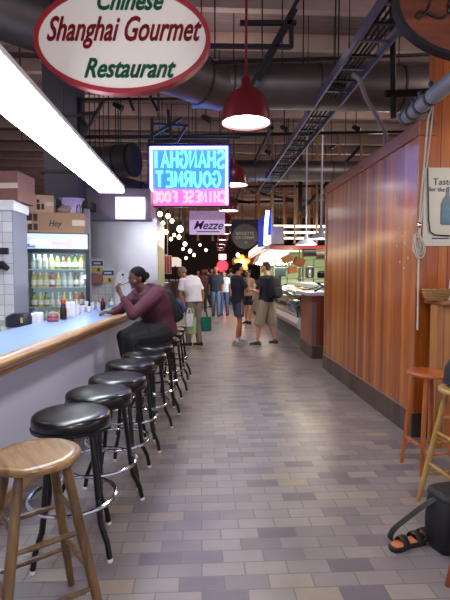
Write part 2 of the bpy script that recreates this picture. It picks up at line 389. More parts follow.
for i, v in enumerate(sv):
    p = ground(spx[i][0], spx[i][1], .78); p.z = 0
    if i == 0:
        st0.location = p; st0.rotation_euler = (0, 0, R(angs[0])); st0['label'] = slab[0]; st0['group'] = 'black bar stools along the counter'; o = st0
    else: o = dup(st0, p, R(angs[i]), slab[i])
    STOOLS.append(o)

def wooden_stool(label, loc, rz, h, c1, c2, r=.175, splay=.075, rungs=((.18, .42), (.25, .50)), lr=.019, coat=.2, legk=1):
    t = thing('wooden_stool', label, 'stool', loc, rz)
    nm = 'stool_wood_%d' % int(c1[0] * 1e4)
    wm = wood_mat(nm, tuple(x * legk for x in c1[:3]) + (1,), tuple(x * legk for x in c2[:3]) + (1,), 2, .38, coat=coat); ws = wood_mat(nm + '_seat', c1, c2, 1, .32, coat=coat)
    mb = MB(); mb.lathe([(1e-6, h - .034), (r - .02, h - .034), (r - .005, h - .03), (r, h - .018), (r - .002, h - .008), (r - .012, h), (r - .05, h - .001), (1e-6, h - .004)], n=40)
    mb.build('seat', ws, t, True, ang=50)
    def L(k, z):
        a = PI / 4 + PI / 2 * k; q = 1 - z / (h - .03); rr = (r - .055) + splay * 1.35 * q
        return V((rr * math.cos(a), rr * math.sin(a), z))
    for k in range(4):
        zs = [h - .03, h - .09, h * .55, h * .3, .06, 0]; rs = [lr * .72, lr * .95, lr * 1.05, lr * .98, lr * .82, lr * .75]
        mb = MB(); mb.tube([L(k, z) for z in zs], rs, 10); mb.build('leg', wm, t, True, ang=60)
    for par, zz in enumerate(rungs):
        for z in zz:
            for k in ((0, 2) if par == 0 else (1, 3)):
                p, q = L(k, z), L((k + 1) % 4, z)
                mb = MB(); mb.tube([p.lerp(q, f) for f in (.02, .2, .5, .8, .98)], [lr * .42, lr * .55, lr * .62, lr * .55, lr * .42], 8)
                mb.build('rung', wm, t, True)
    return t
g = ground(36, 452.5, .79)
wooden_stool('worn light brown round wooden stool at the left front corner', (g.x, g.y, 0), R(35), .79, rgb(92, 62, 38), rgb(156, 122, 78), r=.183, splay=.125, rungs=((.22, .46), (.29, .53)), lr=.021, legk=.6)
g = ground(429, 371, .78)
wooden_stool('glossy orange-brown wooden stool against the panelled wall', (g.x, g.y, 0), R(8), .78, rgb(140, 66, 26), rgb(190, 104, 44), r=.165, splay=.06, rungs=((.16,), (.22,)), coat=.5)
g = ground(467, 388, .82)
wooden_stool('tan wooden stool with ladder rungs, half outside the right edge', (g.x, g.y, 0), R(5), .82, rgb(142, 106, 56), rgb(184, 146, 86), r=.17, splay=.12, rungs=((.2, .42, .6), (.28, .5)))
g = ground(446, 586)
wooden_stool('dark red stool of which just one leg shows at the lower right edge', (g.x + .285, g.y, 0), R(45), .76, rgb(110, 42, 20), rgb(140, 62, 32), r=.17, splay=.12, rungs=((.42,), (.5,)))

# ================================================================== SIGN TEXT HELPERS / HANGING SIGNS
red_ink = mat('red_lettering', rgb(168, 26, 44), .45); green_ink = mat('green_lettering', rgb(20, 118, 84), .45)
def oval_sign(name, label, c, a, b, face_m, rim_m, th=.05, rim=.03):
    t = thing(name, label, 'sign', c)
    def oval(f, y0, y1, nn=64):
        m = MB(); m.add([(a * f * math.cos(2 * PI * i / nn), y, b_(f) * math.sin(2 * PI * i / nn)) for y in (y0, y1) for i in range(nn)],
            [tuple(range(nn)), tuple(reversed(range(nn, 2 * nn)))] + [(i, i + nn, (i + 1) % nn + nn, (i + 1) % nn) for i in range(nn)]); return m
    def b_(f): return b - a * (1 - f)
    oval(1 - rim * .6 / a, -th / 2, th / 2).build('face', face_m, t)
    mb = MB(); mb.loft([((0, 0, 0), (1, 0, 0), (0, 0, 1), a, b)], 64, cap=False); mb.v = []; mb.f = []
    nn = 64; pr_ = [(1, -th / 2 - .012), (1, th / 2 + .012), (1 - rim / a, th / 2 + .012), (1 - rim / a, -th / 2 - .012)]
    for i in range(nn):
        for f, y in pr_: mb.v.append(V((a * f * math.cos(2 * PI * i / nn), y, b_(f) * math.sin(2 * PI * i / nn))))
    for i in range(nn):
        for j in range(4):
            i2 = (i + 1) % nn; j2 = (j + 1) % 4; mb.f.append((i * 4 + j, i2 * 4 + j, i2 * 4 + j2, i * 4 + j2))
    mb.build('rim', rim_m, t, True)
    return t
SY = 3.14
c = at(123, 41, SY); wpx = SY / F
SC = .955
sg = oval_sign('restaurant_sign', 'white oval hanging sign with a red rim, reading Chinese Shanghai Gourmet Restaurant', c, 88 * wpx * SC, 53 * wpx * SC,
    mat('sign_white_acrylic', rgb(238, 230, 218), .35, noise=.03), mat('sign_red_rim', rgb(150, 22, 36), .4))
sg.rotation_euler = (0, 0, -YAW)
tx = (PI / 2, 0, 0)
def st(s, dx, dy, size, m, sx=.8):
    o = text_obj('lettering', s, size, m, sg, (dx * wpx, -.031, dy * wpx), tx, .002, .42, 0, sx=sx)
    bm = bmesh.new(); bm.from_mesh(o.data); g0 = list(bm.verts) + list(bm.edges) + list(bm.faces)
    for ox, oy in ((.005, 0), (-.005, 0), (0, .004), (0, -.004), (.0035, .003), (-.0035, -.003), (.0035, -.003), (-.0035, .003)):
        r = bmesh.ops.duplicate(bm, geom=g0); bmesh.ops.translate(bm, vec=(ox, oy, 0), verts=[e for e in r['geom'] if isinstance(e, bmesh.types.BMVert)])
    bm.to_mesh(o.data); bm.free()
st('Chinese', 6, 34.5, .172, green_ink, .77); st('Shanghai Gourmet', 0, 8, .215, red_ink, .612); st('Restaurant', 5, -28, .172, green_ink, .77)
for s in (-1, 1):
    mb = MB(); mb.tube([(s * .38, 0, .26), (s * .38, 0, 5.3 - c.z)], .004, 6); mb.build('hanger_wire', dark_steel, sg)
c = at(484, 3, SY)
ls = oval_sign('hanging_oval_sign', 'brown oval hanging sign with black rim and black script at upper right', c, 90 * wpx, 57 * wpx,
    wood_mat('sign_brown_face', rgb(92, 44, 26), rgb(124, 66, 40), 0, .4), black_iron, rim=.028)
ls.rotation_euler = (0, 0, -YAW)
mb = MB()
def curve_pts(ctrl, nseg=6):
    out = []
    P = [V(p) for p in ctrl]; P = [P[0]] + P + [P[-1]]
    for i in range(1, len(P) - 2):
        for j in range(nseg):
            t = j / nseg; a, b, c_, d = P[i - 1], P[i], P[i + 1], P[i + 2]
            out.append(.5 * ((2 * b) + (c_ - a) * t + (2 * a - 5 * b + 4 * c_ - d) * t * t + (-a + 3 * b - 3 * c_ + d) * t ** 3))
    out.append(P[-2]); return out
def scr(pts, rr=.007):      # script strokes: pixel offsets from the sign centre
    q = curve_pts([((x - 484) * wpx, -.034, (3 - y) * wpx) for x, y in pts])
    mb.tube(q, [rr * (.7 + .6 * abs(math.sin(i * .35))) for i in range(len(q))], 6)
scr([(441, -16), (434, -12), (430, -4), (428, 6), (424, 15), (418, 20), (415, 17), (420, 14), (428, 16), (436, 20), (444, 18), (449, 11)])
scr([(446, 10), (452, 7), (455, 3), (452, 0), (447, 4), (446, 11), (450, 16), (457, 15), (464, 8)])
mb.build('lettering', mat('black_script_paint', rgb(18, 14, 14), .4), ls, True)
for s in (-1, 1):
    mb = MB(); mb.tube([(s * .35, 0, .28), (s * .35, 0, 5.3 - c.z)], .004, 6); mb.build('hanger_wire', dark_steel, ls)

# neon sign, seen from the back
GL = {'S': [[(.8, .85), (.6, 1), (.3, 1), (.1, .8), (.25, .58), (.7, .45), (.85, .22), (.65, 0), (.3, 0), (.1, .15)]],
 'H': [[(.12, 0), (.12, 1)], [(.12, .5), (.82, .5)], [(.82, 0), (.82, 1)]], 'A': [[(.05, 0), (.45, 1), (.85, 0)], [(.2, .35), (.7, .35)]],
 'N': [[(.12, 0), (.12, 1), (.82, 0), (.82, 1)]], 'G': [[(.85, .8), (.6, 1), (.3, .98), (.08, .6), (.1, .3), (.35, 0), (.65, .02), (.85, .25), (.85, .48), (.55, .48)]],
 'I': [[(.45, 0), (.45, 1)]], 'O': [[(.45, 1), (.15, .8), (.08, .5), (.15, .18), (.45, 0), (.75, .18), (.86, .5), (.75, .8), (.45, 1)]],
 'U': [[(.1, 1), (.1, .3), (.28, .03), (.45, 0), (.62, .03), (.82, .3), (.82, 1)]], 'R': [[(.12, 0), (.12, 1), (.6, 1), (.8, .82), (.78, .62), (.6, .5), (.12, .5)], [(.5, .5), (.85, 0)]],
 'M': [[(.06, 0), (.12, 1), (.46, .3), (.8, 1), (.86, 0)]], 'E': [[(.8, 1), (.14, 1), (.14, 0), (.8, 0)], [(.14, .5), (.65, .5)]],
 'T': [[(.05, 1), (.88, 1)], [(.46, 1), (.46, 0)]], 'C': [[(.85, .82), (.6, 1), (.3, .98), (.08, .6), (.1, .3), (.35, 0), (.65, .02), (.85, .2)]],
 'F': [[(.14, 0), (.14, 1), (.82, 1)], [(.14, .5), (.65, .5)]], 'D': [[(.14, 0), (.14, 1), (.5, 1), (.8, .78), (.85, .45), (.75, .15), (.5, 0), (.14, 0)]]}
NY = 7.8
n0, n1 = at(148, 206, NY), at(229.5, 145, NY); NW, NH = n1.x - n0.x, n1.z - n0.z
ne = thing('neon_sign', 'glowing blue and pink neon restaurant sign seen from behind, letters reversed', 'neon sign', ((n0.x + n1.x) / 2, NY, n0.z), R(-4))
mb = MB(); mb.box(-NW / 2, NW / 2, .05, .056, NH * .29, NH); mb.build('backing_panel', mat('neon_backing', rgb(60, 80, 150), .4, emit=(.022, .10, .95, 1), es=2.4), ne)
mb = MB(); mb.box(-NW / 2, NW / 2, .05, .056, 0, NH * .29); mb.build('lower_backing_panel', mat('neon_backing_pink', rgb(150, 70, 130), .4, emit=(.8, .12, .42, 1), es=1.3), ne)
fm = mat('neon_frame_black', rgb(24, 22, 34), .4)
mb = MB()
for x in (-NW / 2, NW / 2): mb.bar((x, .04, 0), (x, .04, NH), .025, .06)
for z in (0, NH): mb.bar((-NW / 2 - .0125, .04, z), (NW / 2 + .0125, .04, z), .06, .025)
mb.build('frame', fm, ne)
def neon_word(word, x0, x1, z0, z1, m):
    k = len(word); cwid = (x1 - x0) / k
    mb = MB()
    for i, ch in enumerate(word):
        if ch == ' ': continue
        for stv in GL[ch]:
            mb.tube([(-(x0 + cwid * (i + .08 + p[0] * .9)), .0, z0 + (z1 - z0) * p[1]) for p in stv], .026, 6)
    mb.build('neon_letters', m, ne, True)
nb = glow('neon_blue', (.13, .62, 1, 1), 1.6); npk = glow('neon_pink', (1, .36, .42, 1), 1.3); nw = glow('neon_violet_white', (.66, .6, 1, 1), 6.0)
h = NH
neon_word('SHANGHAI', -NW * .45, NW * .46, h * .63, h * .89, nb)
neon_word('GOURMET', -NW * .40, NW * .42, h * .32, h * .56, nb)
neon_word('CHINESE', -NW * .46, NW * .09, h * .07, h * .24, npk); neon_word('FOOD', NW * .14, NW * .46, h * .07, h * .24, npk)
mb = MB(); e = .05
mb.tube([(-NW / 2 + e, .01, h * .04), (-NW / 2 + e, .01, h - e), (NW / 2 - e, .01, h - e), (NW / 2 - e, .01, h * .04)], .024, 6); mb.build('neon_border', nw, ne, True)
mb = MB(); mb.bar((-NW / 2, .04, h + .06), (NW / 2, .04, h + .06), .09, .07); mb.build('transformer_box', fm, ne)
for s in (-.36, 0, .38):
    mb = MB(); mb.tube([(s * NW, .04, h), (s * NW, .04, 5.3 - n0.z)], .008, 6); mb.build('hanger_rod', dark_steel, ne)

# mezze sign
MY = 9.7
a_, b2 = at(189.5, 234.5, MY), at(225, 211, MY)
mz = thing('mezze_sign', 'white and lilac hanging sign reading Mezze', 'sign', ((a_.x + b2.x) / 2, MY, a_.z))
W2, H2 = b2.x - a_.x, b2.z - a_.z
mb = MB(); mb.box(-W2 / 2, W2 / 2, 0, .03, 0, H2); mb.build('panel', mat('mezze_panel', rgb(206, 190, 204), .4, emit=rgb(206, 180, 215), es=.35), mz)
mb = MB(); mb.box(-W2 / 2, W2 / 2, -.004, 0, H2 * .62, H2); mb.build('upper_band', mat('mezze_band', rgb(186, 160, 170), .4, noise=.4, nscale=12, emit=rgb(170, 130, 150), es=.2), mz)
text_obj('lettering', 'Mezze', .25, mat('mezze_ink', rgb(44, 24, 60), .5), mz, (.01, -.006, H2 * .38), tx, .002, .4, .003, sx=.95)
mb = MB(); mb.bar((-W2 * .3, -.004, H2 * .12), (W2 * .35, -.004, H2 * .12), .006, .02); mb.build('small_print_line', mat('mezze_ink', rgb(44, 24, 60)), mz)
for s in (-.4, .4):
    mb = MB(); mb.tube([(s * W2, .015, H2), (s * W2, .015, 5.3 - a_.z)], .005, 5); mb.build('hanger_wire', dark_steel, mz)
# round dark sign
RY = 10.0
rc = at(244.7, 236.5, RY)
rs_ = thing('round_hanging_sign', 'round dark grey sign with cream lettering in a square black frame', 'sign', rc)
r_ = 12.3 * RY / F; wq = 13.5 * RY / F
mb = MB(); mb.lathe([(1e-6, 0), (r_, 0), (r_, .03), (1e-6, .03)], n=40, M=Matrix.Rotation(PI / 2, 4, 'X')); mb.build('face', mat('round_sign_face', rgb(82, 78, 66), .4, noise=.2), rs_)
mb = MB(); mb.tube([(r_ * math.cos(2 * PI * i / 40), -.01, r_ * math.sin(2 * PI * i / 40)) for i in range(40)], .018, 6, closed=True); mb.build('rim', mat('round_sign_rim', rgb(46, 34, 38), .5), rs_, True)
mb = MB(); mb.box(-wq, wq, .02, .05, -wq * .2, wq * 1.25); mb.build('backing_board', mat('round_sign_back', rgb(22, 20, 26), .6), rs_)
cream = mat('cream_lettering', rgb(206, 196, 160), .5)
text_obj('lettering', 'BASSETTS', .095, cream, rs_, (0, -.034, .06), tx, .002, sx=.95)
text_obj('lettering', 'ICE CREAM', .085, cream, rs_, (0, -.034, -.03), tx, .002, sx=.95)
mb = MB(); mb.ell((.02, -.034, -.13), .04, .006, .03); mb.build('small_emblem', mat('green_emblem', rgb(90, 140, 90)), rs_)
for s in (-.8, .8):
    mb = MB(); mb.tube([(s * wq, .035, wq * 1.25), (s * wq, .035, 5.3 - rc.z)], .006, 5); mb.build('hanger_rod', dark_steel, rs_)

# ================================================================== LAMPS
lamp_red = mat('lamp_red_enamel', rgb(112, 24, 34), .35, coat=.3)
bulb_m = glow('lamp_diffuser', (1, .97, 1, 1), 9.0)
def pendant(z):
    t = thing('red_pendant_lamp', 'x', 'pendant lamp')
    mb = MB(); mb.lathe([(.035, .46), (.05, .44), (.05, .38), (.075, .35), (.13, .32), (.19, .26), (.232, .17), (.25, .06), (.255, 0), (.245, 0), (.24, .06), (.222, .17), (.18, .25), (.12, .31), (.02, .34)], n=32)
    mb.build('lamp_shade', lamp_red, t, True)
    mb = MB(); mb.lathe([(1e-6, .022), (.238, .022), (.238, .03), (1e-6, .03)], n=32); mb.build('diffuser', bulb_m, t)
    mb = MB(); mb.tube([(0, 0, .45), (0, 0, 5.3 - z)], .013, 8); mb.build('stem', lamp_red, t, True)
    return t
LZ = 3.08
la = math.atan((216 - 201) / F)
p1 = at(246, 125, 4.79); order = ['nearest red pendant lamp, hanging at top centre left of the cable tray', 'second red pendant lamp, beside the right edge of the neon sign',
 'third red pendant lamp, just above the reading end of the mezze sign', 'fourth red pendant lamp down the corridor, level with the mezze sign', 'fifth red pendant lamp down the corridor',
 'sixth red pendant lamp down the corridor', 'seventh red pendant lamp down the corridor', 'eighth red pendant lamp down the corridor', 'ninth and farthest red pendant lamp, over the red lantern sign']
L0 = pendant(LZ)
for i in range(9):
    y = 4.79 + 3.35 * i; x = p1.x + math.tan(la) * (y - 4.79)
    if i == 0: L0.location = (x, y, LZ); L0['label'] = order[0]; L0['group'] = 'red pendant lamps along the corridor'
    else: dup(L0, (x, y, LZ), 0, order[i])
    light('SPOT', 'pendant_bulb', (x, y, LZ + .015), LAMP_E * (1 if i < 5 else .8), (1, .93, .88), (0, 0, 0), spot=R(150), radius=.22, blend=.6)
# the same row goes on behind the camera
for i, y in enumerate((1.44, -1.9)):
    dup(L0, (p1.x + math.tan(la) * (y - 4.79), y, LZ), 0, 'red pendant lamp over or behind the viewer, %s' % ('first before the frame' if i == 0 else 'second before the frame'))
    light('SPOT', 'pendant_bulb', (p1.x + math.tan(la) * (y - 4.79), y, LZ + .015), LAMP_E, (1, .93, .88), spot=R(150), radius=.22, blend=.6)
# fluorescent wrap fixture over the bar
FY0, FY1, FX = 1.55, 5.62, -1.06
fz = at(114, 192, FY1).z
ft = thing('fluorescent_fixture', 'long bright fluorescent light fixture hanging over the bar', 'ceiling light', (FX, 0, fz), 0)
mb = MB(); mb.box(-.145, .145, FY0, FY1, -.01, .045); mb.build('diffuser', glow('fluorescent_diffuser', (.86, .92, 1, 1), 17), ft, bevel=.01)
mb = MB(); mb.box(-.15, .15, FY0 - .01, FY1 + .01, .045, .085); mb.build('housing', white_paint, ft, bevel=.01)
for y in (2.2, 3.7, 5.2):
    mb = MB(); mb.tube([(0, y, .08), (0, y, 5.3 - fz)], .005, 5); mb.build('hanger_wire', dark_steel, ft)

# ================================================================== OVERHEAD: ducts, tray, pipes
def duct(name, label, p, q, r, seams, cap=False, m=duct_m):
    p, q = V(p), V(q); t = (q - p).normalized()
    root = thing(name, label, 'duct', p)
    mb = MB(); mb.tube([V((0, 0, 0)), q - p], r, 32); mb.build('tube', m, root, True, ang=50)
    for k in range(seams):
        f = (k + .5) / seams; c = (q - p) * f
        mb = MB(); mb.tube([c - t * .012, c + t * .012], r + .012, 32); mb.build('seam_band', duct_seam, root, True, ang=50)
        if k % 2 == 0 or seams < 4: mb = MB(); mb.tube([c + V((0, 0, r - .01)), V((c.x, c.y, 5.3 - p.z))], .008, 5); mb.build('hanger_rod', dark_steel, root)
    return root
dA = at(300, 87, 6.5); duct('ventilation_duct', 'large round grey duct crossing the ceiling behind the nearest red lamp', (-.12, 6.5, dA.z), (8, 6.5, dA.z), .30, 7)
dB = at(300, 171, 11.5); duct('ventilation_duct', 'smaller round duct crossing farther back, above the wood wall end', (-.5, 11.5, dB.z), (8.5, 11.5, dB.z), .25, 6)
duct('ventilation_duct', 'dark fat duct running down from the upper left corner behind the oval sign', at(-70, -18, 4.6), at(222, 88, 6.5), .30, 5, m=mat('duct_dark', rgb(96, 88, 88), .45, .7, noise=.3, nscale=3))
duct('ventilation_duct', 'round duct ending in a dark round opening left of the neon sign', at(62, 166, 8.6), at(131, 160, 8.1), .27, 3)
mb = MB(); c = at(132, 160, 8.08); t_ = (at(132, 160, 8.1) - at(62, 166, 8.6)).normalized(); mb.tube([c, c + t_ * .05], .285, 28); mb.tube([c + t_ * .05, c + t_ * .055], .235, 28)
tag(mb.build('duct_end_cap', mat('duct_dark_end', rgb(30, 28, 34), .8), smooth=True), 'dark round end flange of the duct left of the neon sign', 'duct cap')
duct('ventilation_duct', 'inclined duct branching down to the right of the round duct opening', at(108, 183, 8.9), at(152, 196, 8.9), .2, 2)
# tall vertical dark box duct on the left
p, q = at(40, 190, 6.9), at(80, 60, 6.9)
rt = thing('hood_duct', 'tall dark blue-grey square duct rising above the drinks cooler', 'duct', ((p.x + q.x) / 2, 6.9, 2.5))
mb = MB(); mb.box(-.24, .24, 0, .5, .1, 2.8); mb.build('shaft', mat('blue_grey_duct', rgb(74, 72, 84), .5, .5, noise=.2), rt)
for z in (.5, 1.3, 2.1):
    mb = MB(); mb.box(-.3, .3, -.02, .52, z, z + .04); mb.build('flange', duct_seam, rt)
mb = MB(); mb.box(-.4, .4, -.1, .6, 0, .12); mb.build('collar', duct_seam, rt)
# cable tray
cz = 3.9
u0 = ground(408, 0, cz) if False else None
dd = ray(395, 10); t0 = V((0, 0, CAMZ)) + dd * ((cz - CAMZ) / dd.z); dd = ray(262, 193); t1 = V((0, 0, CAMZ)) + dd * ((cz - CAMZ) / dd.z)
t0 = t0 + (t0 - t1).normalized() * 2.2
ct = thing('cable_tray', 'long purple-grey ladder cable tray hung above the panelled wall', 'cable tray', t0)
D = t1 - t0; Ln = D.length; dn = D.normalized(); sd = dn.cross(V(Z)).normalized()
for s in (-1, 1):
    mb = MB(); mb.bar(sd * s * .17, D + sd * s * .17, .03, .11); mb.build('side_rail', tray_m, ct, bevel=.004)
nr = 36
for i in range(nr):
    c = dn * (Ln * (i + .5) / nr); mb = MB(); mb.bar(c - sd * .17, c + sd * .17, .035, .02); mb.build('rung', dark_steel if i % 2 else tray_m, ct)
mb = MB()
for k_, o_ in enumerate((-.08, -.03, .02, .075)):
    mb = MB(); mb.tube([sd * (o_ + .012 * math.sin(i * 1.3 + k_)) + dn * Ln * i / 20 + V((0, 0, .02)) for i in range(21)], .015, 6); mb.build('cable', black_iron, ct, True)
for i in range(6):
    for s in (-1, 1):
        c = dn * Ln * (i + .5) / 6 + sd * s * .19; mb = MB(); mb.tube([c, c + V((0, 0, 5.3 - cz))], .006, 5); mb.build('hanger_rod', dark_steel, ct)
# struts, pipes
def pipe(label, pts, r, m, name='pipe', cat='pipe', group=None):
    pts = [V(p) for p in pts]; mb = MB(); mb.tube([p - pts[0] for p in pts], r, 10)
    o = mb.build(name, m, smooth=True, loc=pts[0]); return tag(o, label, cat, group)
pipe('thin dark sprinkler pipe crossing between the two large ducts', [at(150, 137, 9.0), at(330, 133, 9.0), at(520, 130, 9.0)], .03, black_iron)
pipe('dark pipe crossing low above the neon sign', [at(60, 137, 7.4), at(240, 137, 7.4)], .028, black_iron)
pipe('thin dark sprinkler pipe crossing above the near duct', [at(200, 63, 6.1), at(500, 52, 6.1)], .022, black_iron)
pipe('vertical black pipe dropping beside the hanging oval sign to the wall top', [at(392, 0, 5.0), at(393, 60, 5.0), at(393.5, 118, 5.0)], .032, black_iron)
pipe('pale grey conduit slanting from the cable tray to the wall top', [at(352, 74, 5.2), at(359, 79, 5.2), at(366, 98, 5.2), at(385, 131, 5.2), V((2.10, 5.2, 2.93))], .024, mat('pale_conduit', rgb(120, 110, 114), .5), 'conduit', 'conduit')
pipe('stub of dark pipe sticking out left of the grey pipe above the wall', [at(385, 94, 5.0), at(432, 92, 5.0)], .04, black_iron)
pg = thing('capped_pipe', 'fat pale grey capped pipe lying along the top of the panelled wall', 'pipe', (0, 0, 0))
pe, ps = at(406, 118, 4.4), at(460, 74, 3.35)
mb = MB(); mb.tube([pe, ps], .068, 20); mb.build('barrel', mat('grey_plastic_pipe', rgb(140, 142, 150), .45), pg, True, ang=50)
tt = (ps - pe).normalized(); mb = MB(); mb.tube([pe - tt * .012, pe + tt * .05], .075, 20); mb.build('end_cap', mat('dark_cap', rgb(70, 70, 86), .4), pg, True, ang=50)
for f in (.18, .34, .55):
    c = pe.lerp(ps, f); mb = MB(); mb.tube([c - tt * .02, c + tt * .02], .073, 20); mb.tube([c + V((0, 0, .07)), c + V((-.02, 0, .12))], .02, 8); mb.build('clamp', mat('blue_black_clamp', rgb(34, 38, 62), .4), pg, True, ang=50)
# diagonal strut frames hanging from the ceiling
def frame_unit(label, pts_list, wd=.07, name='steel_brace'):
    root = thing(name, label, 'steel brace', pts_list[0][0])
    for i, (p, q) in enumerate(pts_list):
        mb = MB(); mb.bar(p - root.location, q - root.location, wd, wd * .8); mb.build('bar', dark_steel, root)
    return root
frame_unit('dark steel brace slanting behind the nearest red lamp stem', [(at(302, -8, 5.6), at(246, 95, 5.6)), (at(296, 10, 5.6), at(258, 82, 5.6)), (at(240, 23, 5.6), at(296, 23, 5.6)), (at(196, 46, 5.6), at(291, 47, 5.6)), (at(291, 20, 5.6), at(291, 48, 5.6))], .055)
frame_unit('black steel bracket left of the neon sign top', [(at(78, 100, 7.0), at(104, 100, 7.0)), (at(80, 114, 7.0), at(96, 113, 7.0)), (at(82, 138, 7.0), at(104, 100, 7.0)), (at(80, 98, 7.0), at(78, 142, 7.0)), (at(128, 96, 7.0), at(134, 111, 7.0)), (at(150, 96, 7.0), at(158, 112, 7.0))], .05)
frame_unit('black steel trapeze holding the neon sign', [(at(152, 124, 6.7), at(188, 126, 6.7)), (at(150, 137, 6.7), at(182, 118, 6.7)), (at(152, 118, 6.7), at(152, 142, 6.7)), (at(186, 126, 6.7), at(176, 143, 6.7)), (at(168, 110, 6.7), at(172, 143, 6.7))], .045)
frame_unit('row of dark steel braces over the far stalls', [(at(330, 148, 13), at(420, 100, 13)), (at(300, 212, 13), at(392, 112, 13)), (at(345, 140, 13), V((at(345, 140, 13).x, 13, 5.3))), (at(392, 112, 13), V((at(392, 112, 13).x, 13, 5.3))), (at(300, 212, 13), V((at(300, 212, 13).x, 13, 5.3)))], .10)
# hanger rods of the ceiling
rr_ = random.Random(3)
k = 0
for px, y0_, y1_, Y in [(22, 50, 140, 6), (90, 96, 150, 8), (100, 100, 168, 8), (109, 102, 140, 7.5), (116, 100, 152, 8), (121, 96, 150, 8), (139, 98, 152, 8), (158, 60, 118, 8), (196, 110, 143, 7.5),
      (215, 60, 90, 6.2), (262, 40, 66, 6.3), (282, 20, 66, 6.3), (303, 26, 68, 6.3), (335, 0, 66, 6.2), (378, 30, 62, 5.8), (272, 115, 165, 11), (293, 108, 168, 11), (288, 110, 180, 11), (312, 106, 160, 11), (345, 130, 176, 10)]:
    p = at(px, y1_, Y); o = pipe('thin steel hanger rod dropping from the ceiling deck', [p, V((p.x, p.y, 5.3))], .009, dark_steel, 'hanger_rod', 'hanger rod', 'ceiling hanger rods')
# rope with a coil on the wood wall corner
rope_m = mat('rope_cotton', rgb(192, 186, 172), .8)
cy = 4.05
rp_ = thing('rope', 'pale rope hanging down the wall corner with a tied coil', 'rope', at(420, 240, cy))
o0 = rp_.location
mb = MB(); mb.tube([at(*p, cy) - o0 for p in ((436, 92), (428, 120), (424, 165), (420.5, 205), (419, 240), (418.5, 270), (418, 300), (417.5, 330))], .008, 6); mb.build('line', rope_m, rp_, True)
mb = MB(); mb.tube([at(*p, cy + .02) - o0 for p in ((434, 98), (431, 130), (425, 180), (420, 236))], .006, 6); mb.build('line', rope_m, rp_, True)
for k in range(5):
    c = at(415.5 + k * .5, 246, cy - .02) - o0; mb = MB()
    mb.tube([c + V(((.022 + .006 * k) * math.cos(a) + .006 * (k % 2), -.009 * k + .012 * math.sin(2 * a + k), (.06 + .012 * ((k * 2) % 5)) * math.sin(a) - .012 * k * math.cos(a))) for a in [2 * PI * i / 20 for i in range(20)]], .0065, 6, closed=True)
    mb.build('coil', rope_m, rp_, True)
mb = MB(); c = at(419.5, 225, cy - .01) - o0; mb.ell(c, .02, .02, .028); mb.build('cleat', chrome, rp_, True)

# ================================================================== RIGHT SIDE: poster, basket, bag
PY = W0 - .012
a_, b2 = at(422.5, 246, PY), at(470, 168, PY)
po = thing('poster', 'white poster with a bottle picture and blue heading on the right wall', 'poster', (a_.x, PY, a_.z))
PW, PH = b2.x - a_.x, b2.z - a_.z
mb = MB(); mb.box(0, PW, 0, .01, 0, PH); mb.build('sheet', mat('poster_paper', rgb(206, 202, 188), .4, noise=.04), po)
mb = MB(); s_ = F / PY
def pp_(px, py): v = at(px, py, PY) - po.location; return v.x, v.z
pc = mat('poster_bottle', rgb(52, 110, 140), .4, noise=.4, nscale=30)
x, z = pp_(437, 225); x2, z2 = pp_(451, 200)
bh = z2 + .12 - z; bw = .12
mb = MB(); mb.prism([(x + .03 + a * bw, z + b * bh) for a, b in ((0, .03), (.1, 0), (.9, 0), (1, .03), (1, .55), (.85, .68), (.64, .78), (.62, .97), (.38, .97), (.36, .78), (.15, .68), (0, .55))], Matrix.Translation((0, 0, 0)) @ Matrix.Rotation(PI / 2, 4, 'X'), .004); mb.build('bottle_picture', mat('poster_bottle_outline', rgb(70, 96, 118), .4), po)
mb = MB(); mb.box(x + .045, x + .03 + bw - .015, -.006, -.004, z + .03, z + bh * .5); mb.build('bottle_label_picture', pc, po)
ink = mat('poster_ink', rgb(40, 56, 92), .5)
x, z = pp_(433, 182); text_obj('heading', 'Taste', .085, ink, po, (x, -.004, z), tx, .001, align='LEFT')
x, z = pp_(429, 189.5); text_obj('heading', 'for the Test', .06, ink, po, (x, -.004, z), tx, .001, align='LEFT', sx=.9)
x, z = pp_(432, 239); mb = MB(); mb.box(x, x + .16, -.004, 0, z, z + .012); mb.build('small_print_line', ink, po)
mb = MB(); mb.tube([V(pp_(*p)).to_3d() if False else V((pp_(*p)[0], -.012, pp_(*p)[1])) for p in ((427, 168), (427.5, 195), (428, 220), (429.5, 232), (434, 235), (450, 236))], .006, 6); mb.build('cord', black_iron, po, True)
# wicker basket on the ledge
wick = mat('wicker', rgb(148, 112, 66), .7, noise=.35, nscale=60, bump=.5)
bx = at(434, 299, 3.97); bk = thing('wicker_basket', 'small woven wicker basket standing on the brown ledge', 'basket', (bx.x + .02, 3.97, 1.31)); bk.scale = (1.2,) * 3
def rrect(a, b, z): return ((0, 0, z), (1, 0, 0), (0, 1, 0), a, b)
mb = MB(); mb.loft([rrect(.07, .055, 0), rrect(.085, .065, .035), rrect(.092, .072, .075), rrect(.084, .064, .075), rrect(.076, .056, .012)], 28, power=3.2); mb.build('woven_body', wick, bk, True, ang=50)
mb = MB(); mb.tube([V((.09 * math.copysign(abs(math.cos(t)) ** .62, math.cos(t)), .07 * math.copysign(abs(math.sin(t)) ** .62, math.sin(t)), .077)) for t in [2 * PI * i / 32 for i in range(32)]], .007, 6, closed=True); mb.build('rim', wick, bk, True)
for i in range(3):
    mb = MB(); mb.lathe([(.075 + .006 * k2, .0) for k2 in ()] or [(1e-6, 0), (1e-6, 0)], n=3) if False else None
